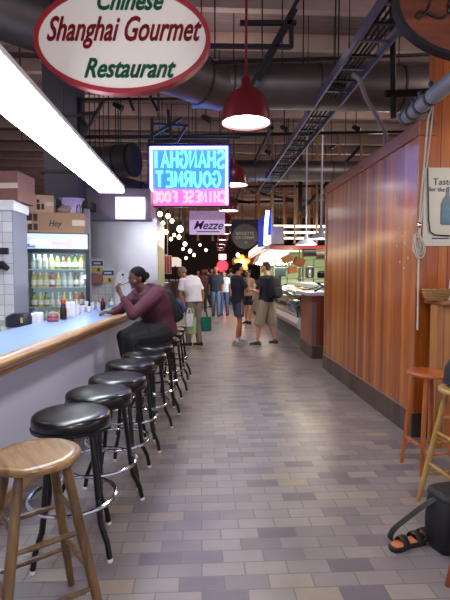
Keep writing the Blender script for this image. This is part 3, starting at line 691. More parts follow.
for z in (.018, .036, .054):
    q = .07 + z * .3; mb = MB(); mb.tube([V(((q + .004) * math.copysign(abs(math.cos(t)) ** .62, math.cos(t)), (q - .012) * math.copysign(abs(math.sin(t)) ** .62, math.sin(t)), z)) for t in [2 * PI * i / 32 for i in range(32)]], .005, 5, closed=True); mb.build('weave_band', wick, bk, True)
c = (bx.x, 3.97, 1.325)
mb = MB(); mb.ell((0, 0, .045), .05, .04, .04, 12, 7); o = mb.build('paper_napkins', mat('napkin_white', rgb(222, 218, 214), .8, bump=.6, bscale=40), smooth=True, loc=(bx.x, 3.97, 1.325)); tag(o, 'crumpled white paper napkins inside the wicker basket', 'napkin')
mc = at(449.5, 272, 3.95); mb = MB(); mb.prism([(0, 0), (.16, 0), (.16, .22), (.03, .25)], Matrix.Translation((mc.x - .01, 3.95, 1.312)) @ Matrix.Rotation(R(86), 4, 'X'), .006)
tag(mb.build('menu_card', mat('menu_card_white', rgb(220, 214, 204), .5)), 'white menu card standing on the ledge beside the wicker basket', 'menu')
# black shoulder bag and sandals
bag_m = mat('black_nylon', rgb(20, 19, 22), .6, noise=.3, nscale=40, bump=.2, bscale=120)
g = ground(449, 548)
def rounded_bag(mb, a, b, h, z0=0, power=4):
    mb.loft([rrect(a * .93, b * .9, z0), rrect(a, b, z0 + .02), rrect(a * 1.02, b * 1.02, z0 + h * .5), rrect(a * .97, b * .96, z0 + h * .9), rrect(a * .88, b * .84, z0 + h)], 32, power=power)
bg = thing('shoulder_bag', 'black padded shoulder bag standing on the floor by the stool legs', 'bag', (g.x + .05, g.y + .03, 0), R(12))
mb = MB(); rounded_bag(mb, .155, .10, .30); mb.build('body', bag_m, bg, True, ang=60)
mb = MB(); mb.loft([((0, -.098, .04), (1, 0, 0), (0, 0, 1), .001, .001)] if False else [((0, -.095, .13), (1, 0, 0), (0, 0, 1), .12, .095), ((0, -.125, .13), (1, 0, 0), (0, 0, 1), .11, .085)], 28, power=4); mb.build('front_pocket', bag_m, bg, True, ang=50)
mb = MB(); mb.loft([rrect(.15, .10, .30), rrect(.145, .095, .325), rrect(.12, .07, .335)], 28, power=4); mb.build('lid_flap', bag_m, bg, True, ang=60)
mb = MB(); pts = [V(p) for p in ((-.14, 0, .29), (-.19, .02, .25), (-.26, .07, .16), (-.32, .11, .08), (-.34, .12, .02), (-.30, .10, .006), (-.22, .06, .008), (-.15, .03, .02))]
cp = curve_pts(pts, 5); mb.loft([(p, V((.3, -.95, 0)).normalized(), V((.5, .2, .85)).normalized(), .018, .003) for p in cp], 8, power=4); mb.build('strap', bag_m, bg, True, ang=60)
def sandal(loc, rz, label):
    t = thing('sandal', label, 'sandal', loc, rz)
    out = [(-.03, -.12), (-.038, -.08), (-.03, -.02), (-.036, .05), (-.044, .09), (-.03, .128), (.0, .138), (.03, .125), (.042, .085), (.036, .03), (.028, -.02), (.036, -.08), (.03, -.12), (0, -.132)]
    mb = MB(); mb.prism(out, Matrix.Translation((0, 0, .0)), .028); mb.build('sole', bag_m, t, bevel=.006)
    mb = MB(); mb.prism([(x * .86, y * .9) for x, y in out], Matrix.Translation((0, 0, .0285)), .004); mb.build('insole', mat('orange_insole', rgb(186, 108, 70), .6), t)
    for y, wv in ((.055, .045), (-.045, .038)):
        mb = MB(); mb.loft([((wv * math.cos(a), y, .02 + .05 * math.sin(a)), (0, 1, 0), (math.cos(a), 0, math.sin(a)), .022, .004) for a in [PI * i / 8 for i in range(9)]], 8, power=4); mb.build('strap', bag_m, t, True, ang=60)
    return t
g = ground(408, 546); sandal((g.x, g.y, 0), R(-68), 'black sandal with orange insole lying at the foot of the bag strap')
g = ground(424, 538); sandal((g.x + .02, g.y, 0), R(-62), 'black sandal mostly hidden against the shoulder bag')
# dark jacket hanging over the tan stool at the right edge
g = ground(467, 388, .82)
mb = MB(); mb.loft([rrect(.11, .13, .823), rrect(.15, .16, .84), rrect(.14, .15, .94), rrect(.10, .12, 1.01), rrect(.05, .06, 1.04)], 20, power=2.6); 
jb = mb.build('dark_bundle', mat('dark_cloth', rgb(30, 30, 40), .85, bump=.5, bscale=14), smooth=True, loc=(g.x + .03, g.y, 0), rot=(0, 0, .3)); tag(jb, 'dark folded jacket on the tan stool at the right edge', 'jacket')
# pale scuffs on the wood wall

# ================================================================== BEHIND THE BAR (left)
black_pl = mat('black_plastic', rgb(22, 22, 28), .35)
FYD = 6.15
a_, b2 = at(27, 330, FYD), at(88, 233, FYD)
FW = b2.x - a_.x; FH = b2.z
FRZ = R(13)
fr = thing('drinks_cooler', 'black glass-door drinks cooler full of bottles behind the bar', 'refrigerator', ((a_.x + b2.x) / 2, FYD, 0), FRZ)
frM = Matrix.Translation(fr.location) @ Matrix.Rotation(FRZ, 4, 'Z')
h2 = FW / 2
mb = MB()
mb.box(-h2, -h2 + .045, .02, .62, .12, FH); mb.box(h2 - .045, h2, .02, .62, .12, FH); mb.box(-h2, h2, .02, .62, FH - .03, FH)
mb.box(-h2, h2, .02, .62, 0, .16); mb.box(-h2, h2, .58, .62, .12, FH)
mb.build('cabinet', black_pl, fr)
def fz_(py): return at(57, py, FYD).z
zt = fz_(251)
mb = MB(); mb.box(-h2 + .045, h2 - .045, .56, .58, .16, zt); mb.build('lit_interior', mat('cooler_interior', rgb(150, 170, 170), .5, emit=rgb(150, 185, 185), es=.3), fr)
mb = MB(); mb.box(-h2 + .02, h2 - .02, -.01, .02, zt + .03, FH - .015); hd = mb.build('light_header', mat('cooler_header_lit', rgb(170, 200, 216), .3, emit=rgb(175, 205, 225), es=.85), fr)
for (x0, x1, z0, z1, c_) in ((.05, .30, .02, .10, (226, 214, 216)), (.32, .50, .03, .085, (214, 180, 186)), (.0, .12, .0, .05, (60, 110, 170)), (.50, .58, .0, .12, (214, 150, 100)), (.02, .10, .07, .13, (196, 190, 210))):
    mb = MB(); mb.box(-h2 + .03 + x0, -h2 + .03 + x1, -.014, -.01, zt + .04 + z0, zt + .04 + z1)
    cc = rgb(*c_); mb.build('header_graphic', mat('header_graphic_%d' % c_[0], cc, .4, emit=cc, es=.6), hd)
dr = MB()
for x in (-h2, h2 - .05): dr.box(x, x + .05, -.02, .02, .18, zt + .02)
dr.box(-h2, h2, -.02, .02, .18, .23); dr.box(-h2, h2, -.02, .02, zt - .03, zt + .02)
d_ = dr.build('door_frame', black_pl, fr, bevel=.004)
mb = MB(); mb.box(-h2 + .05, h2 - .05, -.004, .004, .23, zt - .03); mb.build('glass_pane', glass_mat('cooler_glass'), d_)
mb = MB(); mb.box(-h2 + .01, -h2 + .03, -.05, -.02, .9, 1.3); mb.build('door_handle', black_pl, d_, bevel=.004)
shz = [fz_(269), fz_(287), fz_(307), fz_(321)]
for z in shz:
    mb = MB(); mb.box(-h2 + .05, h2 - .05, .06, .5, z - .012, z); mb.build('shelf', mat('shelf_white_wire', rgb(170, 180, 182), .4), fr)
# bottles, single things
def bottle(name, body, capc, lab, r=.036, h=.19):
    mb = MB(); mb.lathe([(r * .9, 0), (r, .008), (r, h * .58), (r * .86, h * .68), (r * .45, h * .86), (r * .42, h * .93), (1e-6, h * .93)], n=12)
    b = mb.build(name, body, smooth=True)
    mb = MB(); mb.lathe([(r * .5, h * .92), (r * .5, h), (1e-6, h)], n=10); mb.build('cap', capc, b, True)
    mb = MB(); mb.lathe([(r * 1.03, h * .16), (r * 1.03, h * .5)], n=12); mb.build('label', lab, b, True)
    b.location = (0, 0, -50); return b
capW = mat('cap_white', rgb(220, 220, 216), .4); capK = mat('cap_dark', rgb(40, 40, 44), .4); capR = mat('cap_red', rgb(170, 50, 40), .4)
labW = mat('bottle_label_white', rgb(206, 210, 200), .5)
kinds = {'yellow': (mat('juice_yellow', rgb(190, 180, 80), .25), capW, labW), 'green': (mat('juice_green', rgb(110, 130, 60), .25), capK, labW),
         'brown': (mat('tea_brown', rgb(96, 70, 44), .25), capK, labW), 'clear': (mat('water_pale', rgb(160, 182, 190), .2), capW, labW),
         'red': (mat('juice_red', rgb(150, 70, 50), .25), capR, labW), 'orange': (mat('juice_orange', rgb(196, 130, 60), .25), capW, labW)}
protoB = {k: bottle('drink_bottle', *kinds[k]) for k in kinds}
rows = [['clear', 'clear', 'clear', 'yellow', 'green', 'brown', 'green', 'green', 'yellow'],
        ['yellow', 'yellow', 'yellow', 'red', 'yellow', 'clear', 'clear', 'brown', 'clear'],
        ['green', 'yellow', 'green', 'clear', 'clear', 'yellow', 'clear', 'orange', 'red'],
        ['clear', 'clear', 'clear', 'yellow', 'yellow', 'clear']]
rname = ['top shelf', 'second shelf', 'third shelf', 'bottom visible shelf']
used = set(); iw = FW - .13
for r, row in enumerate(rows):
    for i, kx in enumerate(row):
        x, yb, _z = frM @ V((-iw / 2 + iw * (i + .5) / 9, .12, 0))
        cnt = row.count(kx)
        if cnt == 1: lab, gp = 'the one %s drink bottle on the %s of the drinks cooler' % (kx, rname[r]), None
        else: lab, gp = '%s drink bottle on the %s of the drinks cooler' % (kx, rname[r]), '%s bottles on the cooler %s' % (kx, rname[r])
        if kx in used: o = dup(protoB[kx], (x, yb, shz[r]), 0, lab)
        else: o = protoB[kx]; used.add(kx); o.location = (x, yb, shz[r]); o['label'] = lab
        o['category'] = 'bottle'; o['group'] = gp or 'single bottles in the cooler'
light('AREA', 'cooler_tube', (fr.location.x, FYD + .06, zt - .05), 2.5, (.85, 1, .98), (0, 0, 0), iw, .05)
light('POINT', 'cooler_mullion_tube', (fr.location.x + h2 - .07, FYD + .05, 1.5), .9, (.85, 1, .98), radius=.03)

card = mat('cardboard', rgb(164, 130, 102), .8, noise=.12, nscale=5); card2 = mat('cardboard_pale', rgb(186, 156, 134), .8, noise=.1)
tape = mat('packing_tape', rgb(206, 186, 168), .4); ink_k = mat('carton_print', rgb(50, 40, 42), .7)
def carton(label, px0, px1, py0, py1, Y, dep, m, prints=(), tapes=(), rz=0, z0=None):
    a, b = at(px0, py1, Y), at(px1, py0, Y)
    zz = a.z if z0 is None else z0
    t = thing('cardboard_box', label, 'box', ((a.x + b.x) / 2, Y, zz), rz); w2 = (b.x - a.x) / 2; hh = b.z - zz
    mb = MB(); mb.box(-w2, w2, 0, dep, 0, hh); mb.build('carton', m, t, bevel=.006)
    mb = MB(); mb.box(-w2 * .98, w2 * .98, dep * .48, dep * .52, hh - .001, hh + .002); mb.build('tape_seam', tape, t)
    for (f0, f1, g0, g1) in prints:
        mb = MB(); mb.box(-w2 + 2 * w2 * f0, -w2 + 2 * w2 * f1, -.003, 0, hh * g0, hh * g1); mb.build('printed_symbol', ink_k, t)
    for (f0, f1, g0, g1) in tapes:
        mb = MB(); mb.box(-w2 + 2 * w2 * f0, -w2 + 2 * w2 * f1, -.0025, 0, hh * g0, hh * g1); mb.build('tape', tape, t)
    return t
c1 = carton('long cardboard box lying on top of the drinks cooler', 20.5, 84, 212.5, 233, FYD, .45, card, [(.12, .2, .56, .9), (.22, .28, .56, .9), (.14, .2, .12, .42), (.22, .28, .12, .42)], [(0, .19, .36, .62), (.8, 1, .38, .66)], rz=FRZ, z0=FH)
text_obj('marker_scrawl', 'Hoy', .11, ink_k, c1, (.03, -.004, .12), (PI / 2, R(80) * 0, 0), .001, .3, .002, sx=.8)
z1 = at(50, 212.5, FYD).z
carton('smaller pale cardboard box stacked on the long box', 26, 53, 195, 212.5, FYD + .03, .34, card2, [(.4, .52, .18, .5), (.56, .66, .18, .5), (.4, .5, .56, .74)], [(.7, 1, .4, .62)], rz=FRZ, z0=z1)
# crumpled black bag on the cooler lid & purple lit plastic jug
mb = MB(); mb.ell((0, 0, .02), .16, .04, .022); mb.ell((.09, 0, .025), .07, .04, .028); o = mb.build('black_bag', mat('black_film', rgb(26, 26, 34), .4, bump=.8, bscale=30), smooth=True, loc=(at(62, 233, FYD - .03).x, FYD + .02, FH)); 
bpy.data.objects.remove(o)
pj = thing('plastic_bag', 'translucent white plastic bag glowing violet on top of the boxes', 'bag', (at(72, 212, FYD + .2).x, FYD + .2, z1))
plm = mat('violet_lit_film', rgb(190, 176, 226), .3, bump=.8, bscale=18)  # violet glow on the white film is put into its base colour
mb = MB(); mb.loft([rrect(.11, .09, 0), rrect(.13, .1, .06), rrect(.12, .09, .13), rrect(.15, .1, .2), rrect(.17, .11, .21), rrect(.13, .09, .17)], 18, power=2.5); mb.build('film', plm, pj, True)
for s in (-.06, .05):
    mb = MB(); mb.tube([(s + .035 * math.cos(t), -.11, .15 + .045 * math.sin(t)) for t in [2 * PI * i / 14 for i in range(14)]], .007, 5, closed=True); mb.build('handle_loop', plm, pj, True)
mb = MB(); c = at(56, 211, FYD + .1)
mb.ell((0, 0, .04), .09, .07, .045); mb.ell((.05, .01, .07), .05, .05, .04); mb.tube([(-.06, 0, .06), (0, -.03, .11), (.07, 0, .05)], .012, 6)
tag(mb.build('crumpled_paper', mat('crumpled_brown_paper', rgb(150, 126, 118), .8, bump=.9, bscale=24), smooth=True, loc=(c.x + .1, FYD + .1, z1)), 'crumpled brown paper beside the small cardboard box', 'paper')
mb = MB(); c = at(76.5, 208, FYD + .02); mb.tube([(0, 0, .0), (0, 0, .05), (.01, 0, .1), (.035, 0, .11), (.05, 0, .08), (.045, 0, 0)], .008, 6)
tag(mb.build('hook', black_pl, smooth=True, loc=(c.x, FYD + .03, z1)), 'small black plastic hook standing on the long cardboard box', 'hook')
# tall white cabinet/pillar at far left with boxes
CY = 5.0
xr = at(13, 260, CY).x; zt2 = at(5, 202, CY).z
m_ = MB(); m_.box(-4.5, xr, CY, CY + .4, 0, zt2); wl = m_.build('tiled_pillar', tile_white)
tag(wl, 'white tiled pier at the left edge beside the drinks cooler', 'pillar')
m_ = MB(); m_.box(-4.5, xr + .03, CY - .02, CY + .42, zt2 - .09, zt2 + .02); o = m_.build('pier_cap', white_paint, wl, bevel=.01)
m_ = MB(); m_.box(xr, xr + .006, CY, CY + .4, 0, zt2 - .09); m_.build('side_face', mat('pier_side_darker', rgb(120, 122, 138), .4), wl)  # thin sheet colours this side darker than the front
carton('big brown cardboard box on top of the white tiled pier', -14, 18, 171, 201, CY + .05, .4, mat('cardboard_rose', rgb(122, 84, 78), .8, noise=.15), [], [(0, 1, .42, .6)], rz=R(-6), z0=zt2 + .02)
ko = at(3, 251, CY - .03); mb = MB(); mb.box(-.08, .05, 0, .03, -.035, .035); mb.box(-.03, -.01, -.01, 0, -.02, .02); tag(mb.build('wall_switch_box', black_pl, loc=ko, bevel=.004), 'small black box fixed to the tiled pier', 'switch')
ko = at(3, 266, CY - .08); mb = MB(); mb.tube([(-.14, 0, 0), (.0, 0, .01), (.05, -.01, -.03)], [.05, .045, .03], 10); mb.tube([(0, .0, 0), (0, .08, .01)], .015, 6); tag(mb.build('wall_phone', black_pl, smooth=True, loc=ko), 'black curved object hanging below the switch box on the pier', 'telephone')
# white post right of the cooler
xa, xb = at(84.5, 260, 6.95).x, at(89.5, 260, 6.95).x
mb = MB(); mb.box(xa, xb, 6.95, 7.05, 0, at(87, 205, 6.95).z); mb.box(xa - .12, xb + .02, 6.9, 7.1, at(87, 205, 6.95).z, at(87, 202, 6.95).z); tag(mb.build('white_post', mat('post_white', rgb(196, 194, 214), .4)), 'slim white post with a flat cap right of the drinks cooler', 'post')
# steel hood above the backsplash with an emissive white box
hx0, hx1 = at(85, 200, LWY - .2).x, at(150, 200, LWY - .2).x
hz0, hz1 = at(100, 219.5, LWY - .2).z, at(100, 187, LWY - .2).z
hd_ = thing('extractor_hood', 'stainless extractor hood above the steel backsplash with a bright white panel', 'hood', (hx0, LWY - .2, hz0))
mb = MB(); mb.add([(0, 0, 0), (hx1 - hx0, 0, 0), (hx1 - hx0, .9, 0), (0, .9, 0), (0, .12, hz1 - hz0), (hx1 - hx0, .12, hz1 - hz0), (hx1 - hx0, .9, hz1 - hz0), (0, .9, hz1 - hz0)], [(0, 3, 2, 1), (4, 5, 6, 7), (0, 1, 5, 4), (1, 2, 6, 5), (2, 3, 7, 6), (3, 0, 4, 7)])
mb.build('canopy', mat('hood_steel', rgb(170, 160, 186), .45, .6, noise=.2, nscale=3), hd_)
xl, xr2 = at(115.5, 205, LWY - .2).x - hx0, at(145, 205, LWY - .2).x - hx0
mb = MB(); mb.box(xl, xr2, -.02, .05, .01, at(130, 197, LWY - .2).z - hz0); mb.build('white_panel', mat('emissive_white', rgb(235, 235, 245), .4, emit=(.92, .94, 1, 1), es=1.0), hd_, bevel=.01)
# poster on the side of the wall block
mb = MB(); mb.box(pr + .006, pr + .012, LWY + .1, LWY + 1.35, 1.25, 2.0); o = mb.build('menu_poster', mat('menu_poster_print', rgb(150, 160, 110), .5, noise=.7, nscale=7)); tag(o, 'yellow-green menu poster on the end face of the steel-clad wall', 'poster')
# cards on the wall
def wall_card(label, x0, x1, y0, y1, band):
    a, b = at(x0, y1, LWY - .03), at(x1, y0, LWY - .03); w_, h_ = b.x - a.x, b.z - a.z
    t = thing('wall_box', label, 'sign', (a.x, LWY - .03, a.z))
    mb = MB(); mb.box(0, w_, 0, .02, 0, h_); mb.build('card', mat('card_white', rgb(206, 206, 200), .5), t, bevel=.003)
    for f0, f1, c_ in ((.52, .86, (40, 60, 130)), (.05, .42, band)):
        mb = MB(); mb.box(.01, w_ - .01, -.004, 0, h_ * f0, h_ * f1); mb.build('colour_band', mat('card_band_%d' % c_[0], rgb(*c_), .5), t)
    mb = MB(); mb.box(w_ * .2, w_ * .75, -.007, -.004, h_ * .63, h_ * .75); mb.build('white_stripe', mat('card_white', (1, 1, 1, 1)), t)
    mb = MB(); mb.lathe([(.02, 0), (.016, .05)], (w_ * .6, -.01, h_ * .12), 8); mb.build('cup_picture', mat('card_navy', rgb(34, 40, 90)), t)
wall_card('white card with blue and yellow bands on the wall, the higher of two', 91.5, 103.5, 259, 273, (196, 180, 80))
wall_card('white card with blue and yellow bands on the wall, the lower of two', 102, 114.5, 268.5, 283, (206, 186, 90))
a, b = at(88.5, 283.5, LWY - .15), at(101.5, 274.5, LWY - .15); mb = MB(); mb.box(a.x, b.x, LWY - .15, LWY - .01, a.z, b.z); tag(mb.build('wooden_box', mat('brown_box_wood', rgb(150, 96, 84), .6), bevel=.005), 'small brown wooden box on the wall below the higher card', 'box')
a = at(123, 300, 7.2); mb = MB(); q = F / 7.2
mb.prism([(-7.5 / q, 0), (7.5 / q, 0), (7.5 / q, 27 / q), (3 / q, 33 / q), (-1 / q, 35 / q), (-4 / q, 32 / q), (-7.5 / q, 28 / q)], Matrix.Translation((a.x, 7.2, 1.07)) @ Matrix.Rotation(R(84), 4, 'X'), .015)
cb = mb.build('cutting_board', mat('white_board', rgb(206, 206, 214), .4)); tag(cb, 'white arched board leaning against the wall by the bar end', 'board')
mb = MB(); mb.lathe([(.012, 0), (.018, .004), (.012, .008)], n=12, M=Matrix.Translation((a.x, 7.2 + .02, 1.07 + 29 / q)) @ Matrix.Rotation(PI / 2, 4, 'X')); mb.build('hole_ring', black_pl, cb)

# ---- things on the counter
TZ = 1.07
def on(px, py, z=TZ): g = ground(px, py, z); return V((g.x, g.y, z))
def cyl_item(name, label, cat, p, prof, m, parts=()):
    t = thing(name, label, cat, p); mb = MB(); mb.lathe(prof, n=20); mb.build('body', m, t, True, ang=50)
    for nm, pf, mm in parts:
        mb = MB(); mb.lathe(pf, n=20); mb.build(nm, mm, t, True, ang=50)
    return t
soy = mat('soy_dark', rgb(34, 20, 20), .2); redcap = mat('cap_red', rgb(170, 50, 40)); chili = mat('chili_red', rgb(122, 34, 34), .4)
cyl_item('soy_sauce_bottle', 'dark soy sauce bottle with a red cap on the counter', 'bottle', on(63.5, 319.5), [(.033, 0), (.034, .01), (.033, .10), (.026, .13), (.02, .17), (1e-6, .17)], soy, [('cap', [(.024, .165), (.026, .20), (.012, .215), (1e-6, .215)], redcap)])
cyl_item('sauce_jar', 'glass jar of dark red chili sauce on the counter', 'jar', on(53, 321.5), [(.05, 0), (.055, .01), (.055, .055), (.05, .06), (1e-6, .06)], chili, [('lid', [(.053, .06), (.053, .085), (.03, .095), (1e-6, .095)], mat('jar_lid_steel', rgb(170, 150, 150), .3, .6)), ('label_band', [(.0565, .015), (.0565, .04)], mat('jar_band', rgb(150, 90, 90), .5))])
nd = thing('napkin_dispenser', 'white napkin dispenser beside the soy sauce bottle', 'napkin dispenser', on(70, 317.5), R(12))
mb = MB(); mb.box(-.035, .055, -.05, .07, 0, .17); mb.build('case', mat('dispenser_white', rgb(210, 212, 222), .35), nd, bevel=.01)
mb = MB(); mb.box(-.02, .04, -.055, -.05, .03, .13); mb.build('napkins', mat('napkin_white', (1, 1, 1, 1)), nd)
wc = mat('white_ceramic', rgb(216, 214, 218), .25)
cyl_item('tall_white_cup', 'tall white paper cup right of the napkin dispenser', 'cup', on(76.5, 316), [(.03, 0), (.04, .13), (.038, .13), (.03, .01)], wc)
for i, (px, py, r, h_) in enumerate([(82, 313, .04, .09), (88, 312, .045, .07), (92.5, 309.8, .03, .10), (86, 309.5, .035, .11)]):
    cyl_item('white_teacup', ['white teacup nearest the napkin dispenser', 'wide white cup in the middle of the crockery group', 'slim white cup at the right of the crockery group', 'taller white cup at the back of the crockery group'][i], 'cup', on(px, py), [(r * .6, 0), (r, h_), (r * .93, h_), (r * .5, .008)], wc)
cyl_item('hot_sauce_bottle', 'dark sauce bottle with a red cap near the seated woman', 'bottle', on(103, 310.5), [(.03, 0), (.032, .01), (.03, .09), (.02, .13), (1e-6, .13)], soy, [('cap', [(.018, .13), (.018, .165), (1e-6, .165)], redcap)])
cyl_item('glass_shaker', 'steel-topped glass shaker left of the red-capped bottle', 'shaker', on(98, 309.5), [(.028, 0), (.03, .01), (.026, .09), (1e-6, .09)], mat('salt_glass', rgb(180, 184, 190), .15), [('top', [(.027, .09), (.024, .115), (1e-6, .12)], chrome)])
cyl_item('small_sauce_dish', 'small red sauce dish in front of the red-capped bottle', 'dish', on(106.5, 312), [(.025, 0), (.04, .03), (.036, .03), (.02, .008)], wc, [('sauce', [(.034, .022), (1e-6, .024)], chili)])
cyl_item('green_can', 'green and white drink can beside the seated woman', 'can', on(111.5, 307.0), [(.03, 0), (.033, .01), (.033, .11), (.026, .12), (1e-6, .12)], mat('can_green', rgb(110, 160, 130), .3, .3), [('label_band', [(.0338, .03), (.0338, .08)], labW)])
pl = thing('dinner_plate', 'white plate of food in front of the seated woman', 'plate', on(117.5, 310.5))
mb = MB(); mb.lathe([(.06, 0), (.07, .004), (.115, .02), (.117, .023), (.07, .01), (1e-6, .009)], n=32); mb.build('dish', wc, pl, True)
fo = MB(); rr_ = random.Random(5)
for _ in range(22): fo.ell((rr_.uniform(-.06, .06), rr_.uniform(-.05, .05), rr_.uniform(.014, .03)), .018, .014, .012, 8, 5)
tag(fo.build('stir_fried_food', mat('food_brown', rgb(168, 132, 80), .5, noise=.5, nscale=40), smooth=True, loc=on(117.5, 310.5)), 'mound of stir-fried food on the white plate', 'food', kind='stuff')
# chair / register at the far left behind the counter
ch = thing('cash_register', 'black and white cash register behind the counter at the left', 'cash register', tuple(C(2.18, 4.35, 0)), -CA)
def PL(px, py, Y):
    return at(px, py, Y) - ch.location
Yc = 4.5
ch.location = (at(20, 322, Yc).x, Yc, 0); ch.rotation_euler = (0, 0, 0)
mb = MB(); mb.box(-.16, .16, -.05, .3, 0, 1.04); mb.build('stand', white_paint, ch)
mb = MB(); mb.loft([((x, .02, 0), (0, 1, 0), (0, 0, 1), .01, .01) for x in ()] or [((0, 0, 1.04), (1, 0, 0), (0, 1, 0), .12, .09), ((0, 0, 1.13), (1, 0, 0), (0, 1, 0), .125, .09), ((.02, 0, 1.165), (1, 0, 0), (0, 1, 0), .09, .07)], 24, power=3); mb.build('body', mat('register_navy', rgb(30, 28, 48), .4), ch, True, ang=50)
mb = MB(); mb.box(.1, .19, -.02, .12, 1.04, 1.165); mb.build('printer', white_paint, ch, bevel=.01)
mb = MB(); mb.box(.045, .06, -.11, -.09, 1.08, 1.13); mb.build('key_light', mat('yellow_mark', rgb(190, 170, 90)), ch)
bcx = thing('chair', 'grey-green chair back seen over the counter at the left edge', 'chair', (at(4, 328, 4.35).x - .12, 4.35, 0))
mb = MB(); mb.loft([((0, .03 * k, .6 + .1 * k), (1, 0, 0), (0, 1, 0), .13 + .01 * k - (.05 if k == 5 else 0), .02) for k in range(6)], 20, power=2.5); mb.build('backrest', mat('grey_green_plastic', rgb(150, 158, 150), .5), bcx, True)
mb = MB(); mb.box(-.2, .2, -.35, .05, .42, .46); mb.build('seat', mat('grey_green_plastic', (1, 1, 1, 1)), bcx, bevel=.01)
for sx_ in (-.17, .17):
    for sy_ in (-.32, .03): mb = MB(); mb.tube([(sx_, sy_, 0), (sx_, sy_, .42)], .012, 6); mb.build('leg', dark_steel, bcx)
    mb = MB(); mb.tube([(sx_ * .6, .03, .42), (sx_ * .6, .02, .62)], .012, 6); mb.build('back_post', dark_steel, bcx)

# ================================================================== STALL ON THE RIGHT
grey_top = mat('grey_stone_top', rgb(176, 172, 188), .3)
pc_ = thing('counter_pier', 'dark red panelled end counter with a pale grey top beyond the wood wall', 'counter', (2.0, 8.15, 0))
mb = MB(); mb.box(0, 1.3, 0, .95, .0, 1.14); mb.build('panel', red_wood, pc_)
mb = MB(); mb.box(-.012, 1.3, -.012, .95, 0, .24); mb.build('tile_base', base_tile_x, pc_)
mb = MB(); mb.box(-.006, 0, .04, .95, .24, 1.14); mb.build('side_panel', red_wood_y, pc_)
mb = MB(); mb.box(-.008, .07, -.008, .06, .24, 1.02); mb.build('corner_guard', mat('brushed_guard', rgb(120, 112, 112), .4, .6), pc_)
mb = MB(); mb.box(-.10, 1.35, -.06, 1.0, 1.14, 1.20); mb.build('top_slab', grey_top, pc_, bevel=.012)
fb = thing('folding_stand', 'black crossed folding stand on the grey topped end counter', 'stand', (2.25, 8.35, 1.20))
for s in (-1, 1):
    mb = MB(); mb.bar((-.16 * s, .05 * s, 0.01), (.14 * s, .05 * s, .17), .03, .03); mb.build('leg', black_pl, fb)
mb = MB(); mb.bar((-.14, 0, .17), (.2, 0, .17), .2, .02); mb.build('tray_edge', black_pl, fb)
cyl_item('white_bowl', 'white bowl on the end counter beside the crossed stand', 'bowl', (2.62, 8.3, 1.20), [(.05, 0), (.09, .05), (.10, .11), (.09, .11), (.05, .01)], wc)
# display case
dcase = thing('display_case', 'long curved-glass refrigerated display case with pale trim', 'display case', (2.0, 9.2, 0))
def extr(mb, prof, y0, y1):
    n = len(prof); mb.add([(x, y0, z) for x, z in prof] + [(x, y1, z) for x, z in prof], [tuple(range(n)), tuple(reversed(range(n, 2 * n)))] + [(i, i + n, (i + 1) % n + n, (i + 1) % n) for i in range(n)])
DL = 3.4
mb = MB(); extr(mb, [(.12, 0), (.9, 0), (.9, .44), (.12, .44)], 0, DL); mb.build('base', mat('case_base_grey', rgb(98, 108, 106), .5), dcase)
mb = MB(); extr(mb, [(-.03, .43), (.0, .40), (.9, .40), (.9, .62), (-.01, .62), (-.06, .52)], 0, DL); mb.build('bumper_trim', mat('case_trim', rgb(200, 196, 200), .35), dcase, True, ang=30)
mb = MB(); extr(mb, [(.0, .62), (.9, .62), (.9, .66), (.0, .66)], 0, DL); mb.build('deck', steel, dcase)
gl = [(-.03, .66), (-.05, .8), (-.03, .95), (.05, 1.1), (.2, 1.22), (.4, 1.28)]
mb = MB(); extr(mb, gl + [(x + .012, z - .008) for x, z in reversed(gl)], .02, DL - .02); mb.build('curved_glass', glass_mat('case_glass', (.86, .97, .93, 1), .25), dcase, True, ang=60)
mb = MB(); extr(mb, [(.38, 1.26), (.95, 1.26), (.95, 1.31), (.38, 1.31)], 0, DL); mb.build('top_shelf', mat('case_top', rgb(196, 206, 204), .3), dcase)
for z in (.85, 1.05): mb = MB(); extr(mb, [(.15, z), (.8, z), (.8, z + .015), (.15, z + .015)], .05, DL - .05); mb.build('glass_shelf', mat('shelf_greenish', rgb(150, 176, 166), .2), dcase)
mb = MB(); mb.box(.85, .9, 0, DL, .66, 1.26); mb.build('rear_panel', mat('case_rear', rgb(120, 130, 128), .4), dcase)
for y in (0, DL - .02): mb = MB(); mb.prism([(x, z) for x, z in [(-.03, .66)] + gl[1:] + [(.9, 1.28), (.9, .66)]], Matrix.Translation((0, y + .02, 0)) @ Matrix.Rotation(PI / 2, 4, 'X'), .012); mb.build('end_glass', glass_mat('case_glass_end', (.9, .97, .94, 1), .3) if y == 0 else MATS['case_glass_end'], dcase)
mb = MB(); mb.tube([(x - .015, .0, z) for x, z in gl], .012, 6); mb.build('end_rail', black_pl, dcase, True)
light('AREA', 'case_tube', (2.45, 10.9, 1.24), 14, (.85, 1, .95), (0, 0, R(90)), 3.2, .05)
rr_ = random.Random(11)
fcols = [('tan pastry', (196, 160, 110)), ('pale cheese wedge', (214, 200, 150)), ('dark meat roll', (110, 60, 48)), ('green salad bowl', (110, 140, 76))]
fp = []
for nm, c_ in fcols:
    mb = MB(); mb.loft([rrect(.06, .09, 0), rrect(.075, .11, .02), rrect(.07, .1, .055), rrect(.03, .05, .075)], 12, power=2.4); o = mb.build(nm.replace(' ', '_'), mat('food_%d' % c_[0], rgb(*c_), .5, noise=.3, nscale=20), smooth=True)
    fp.append((o, nm))
cnt = 0
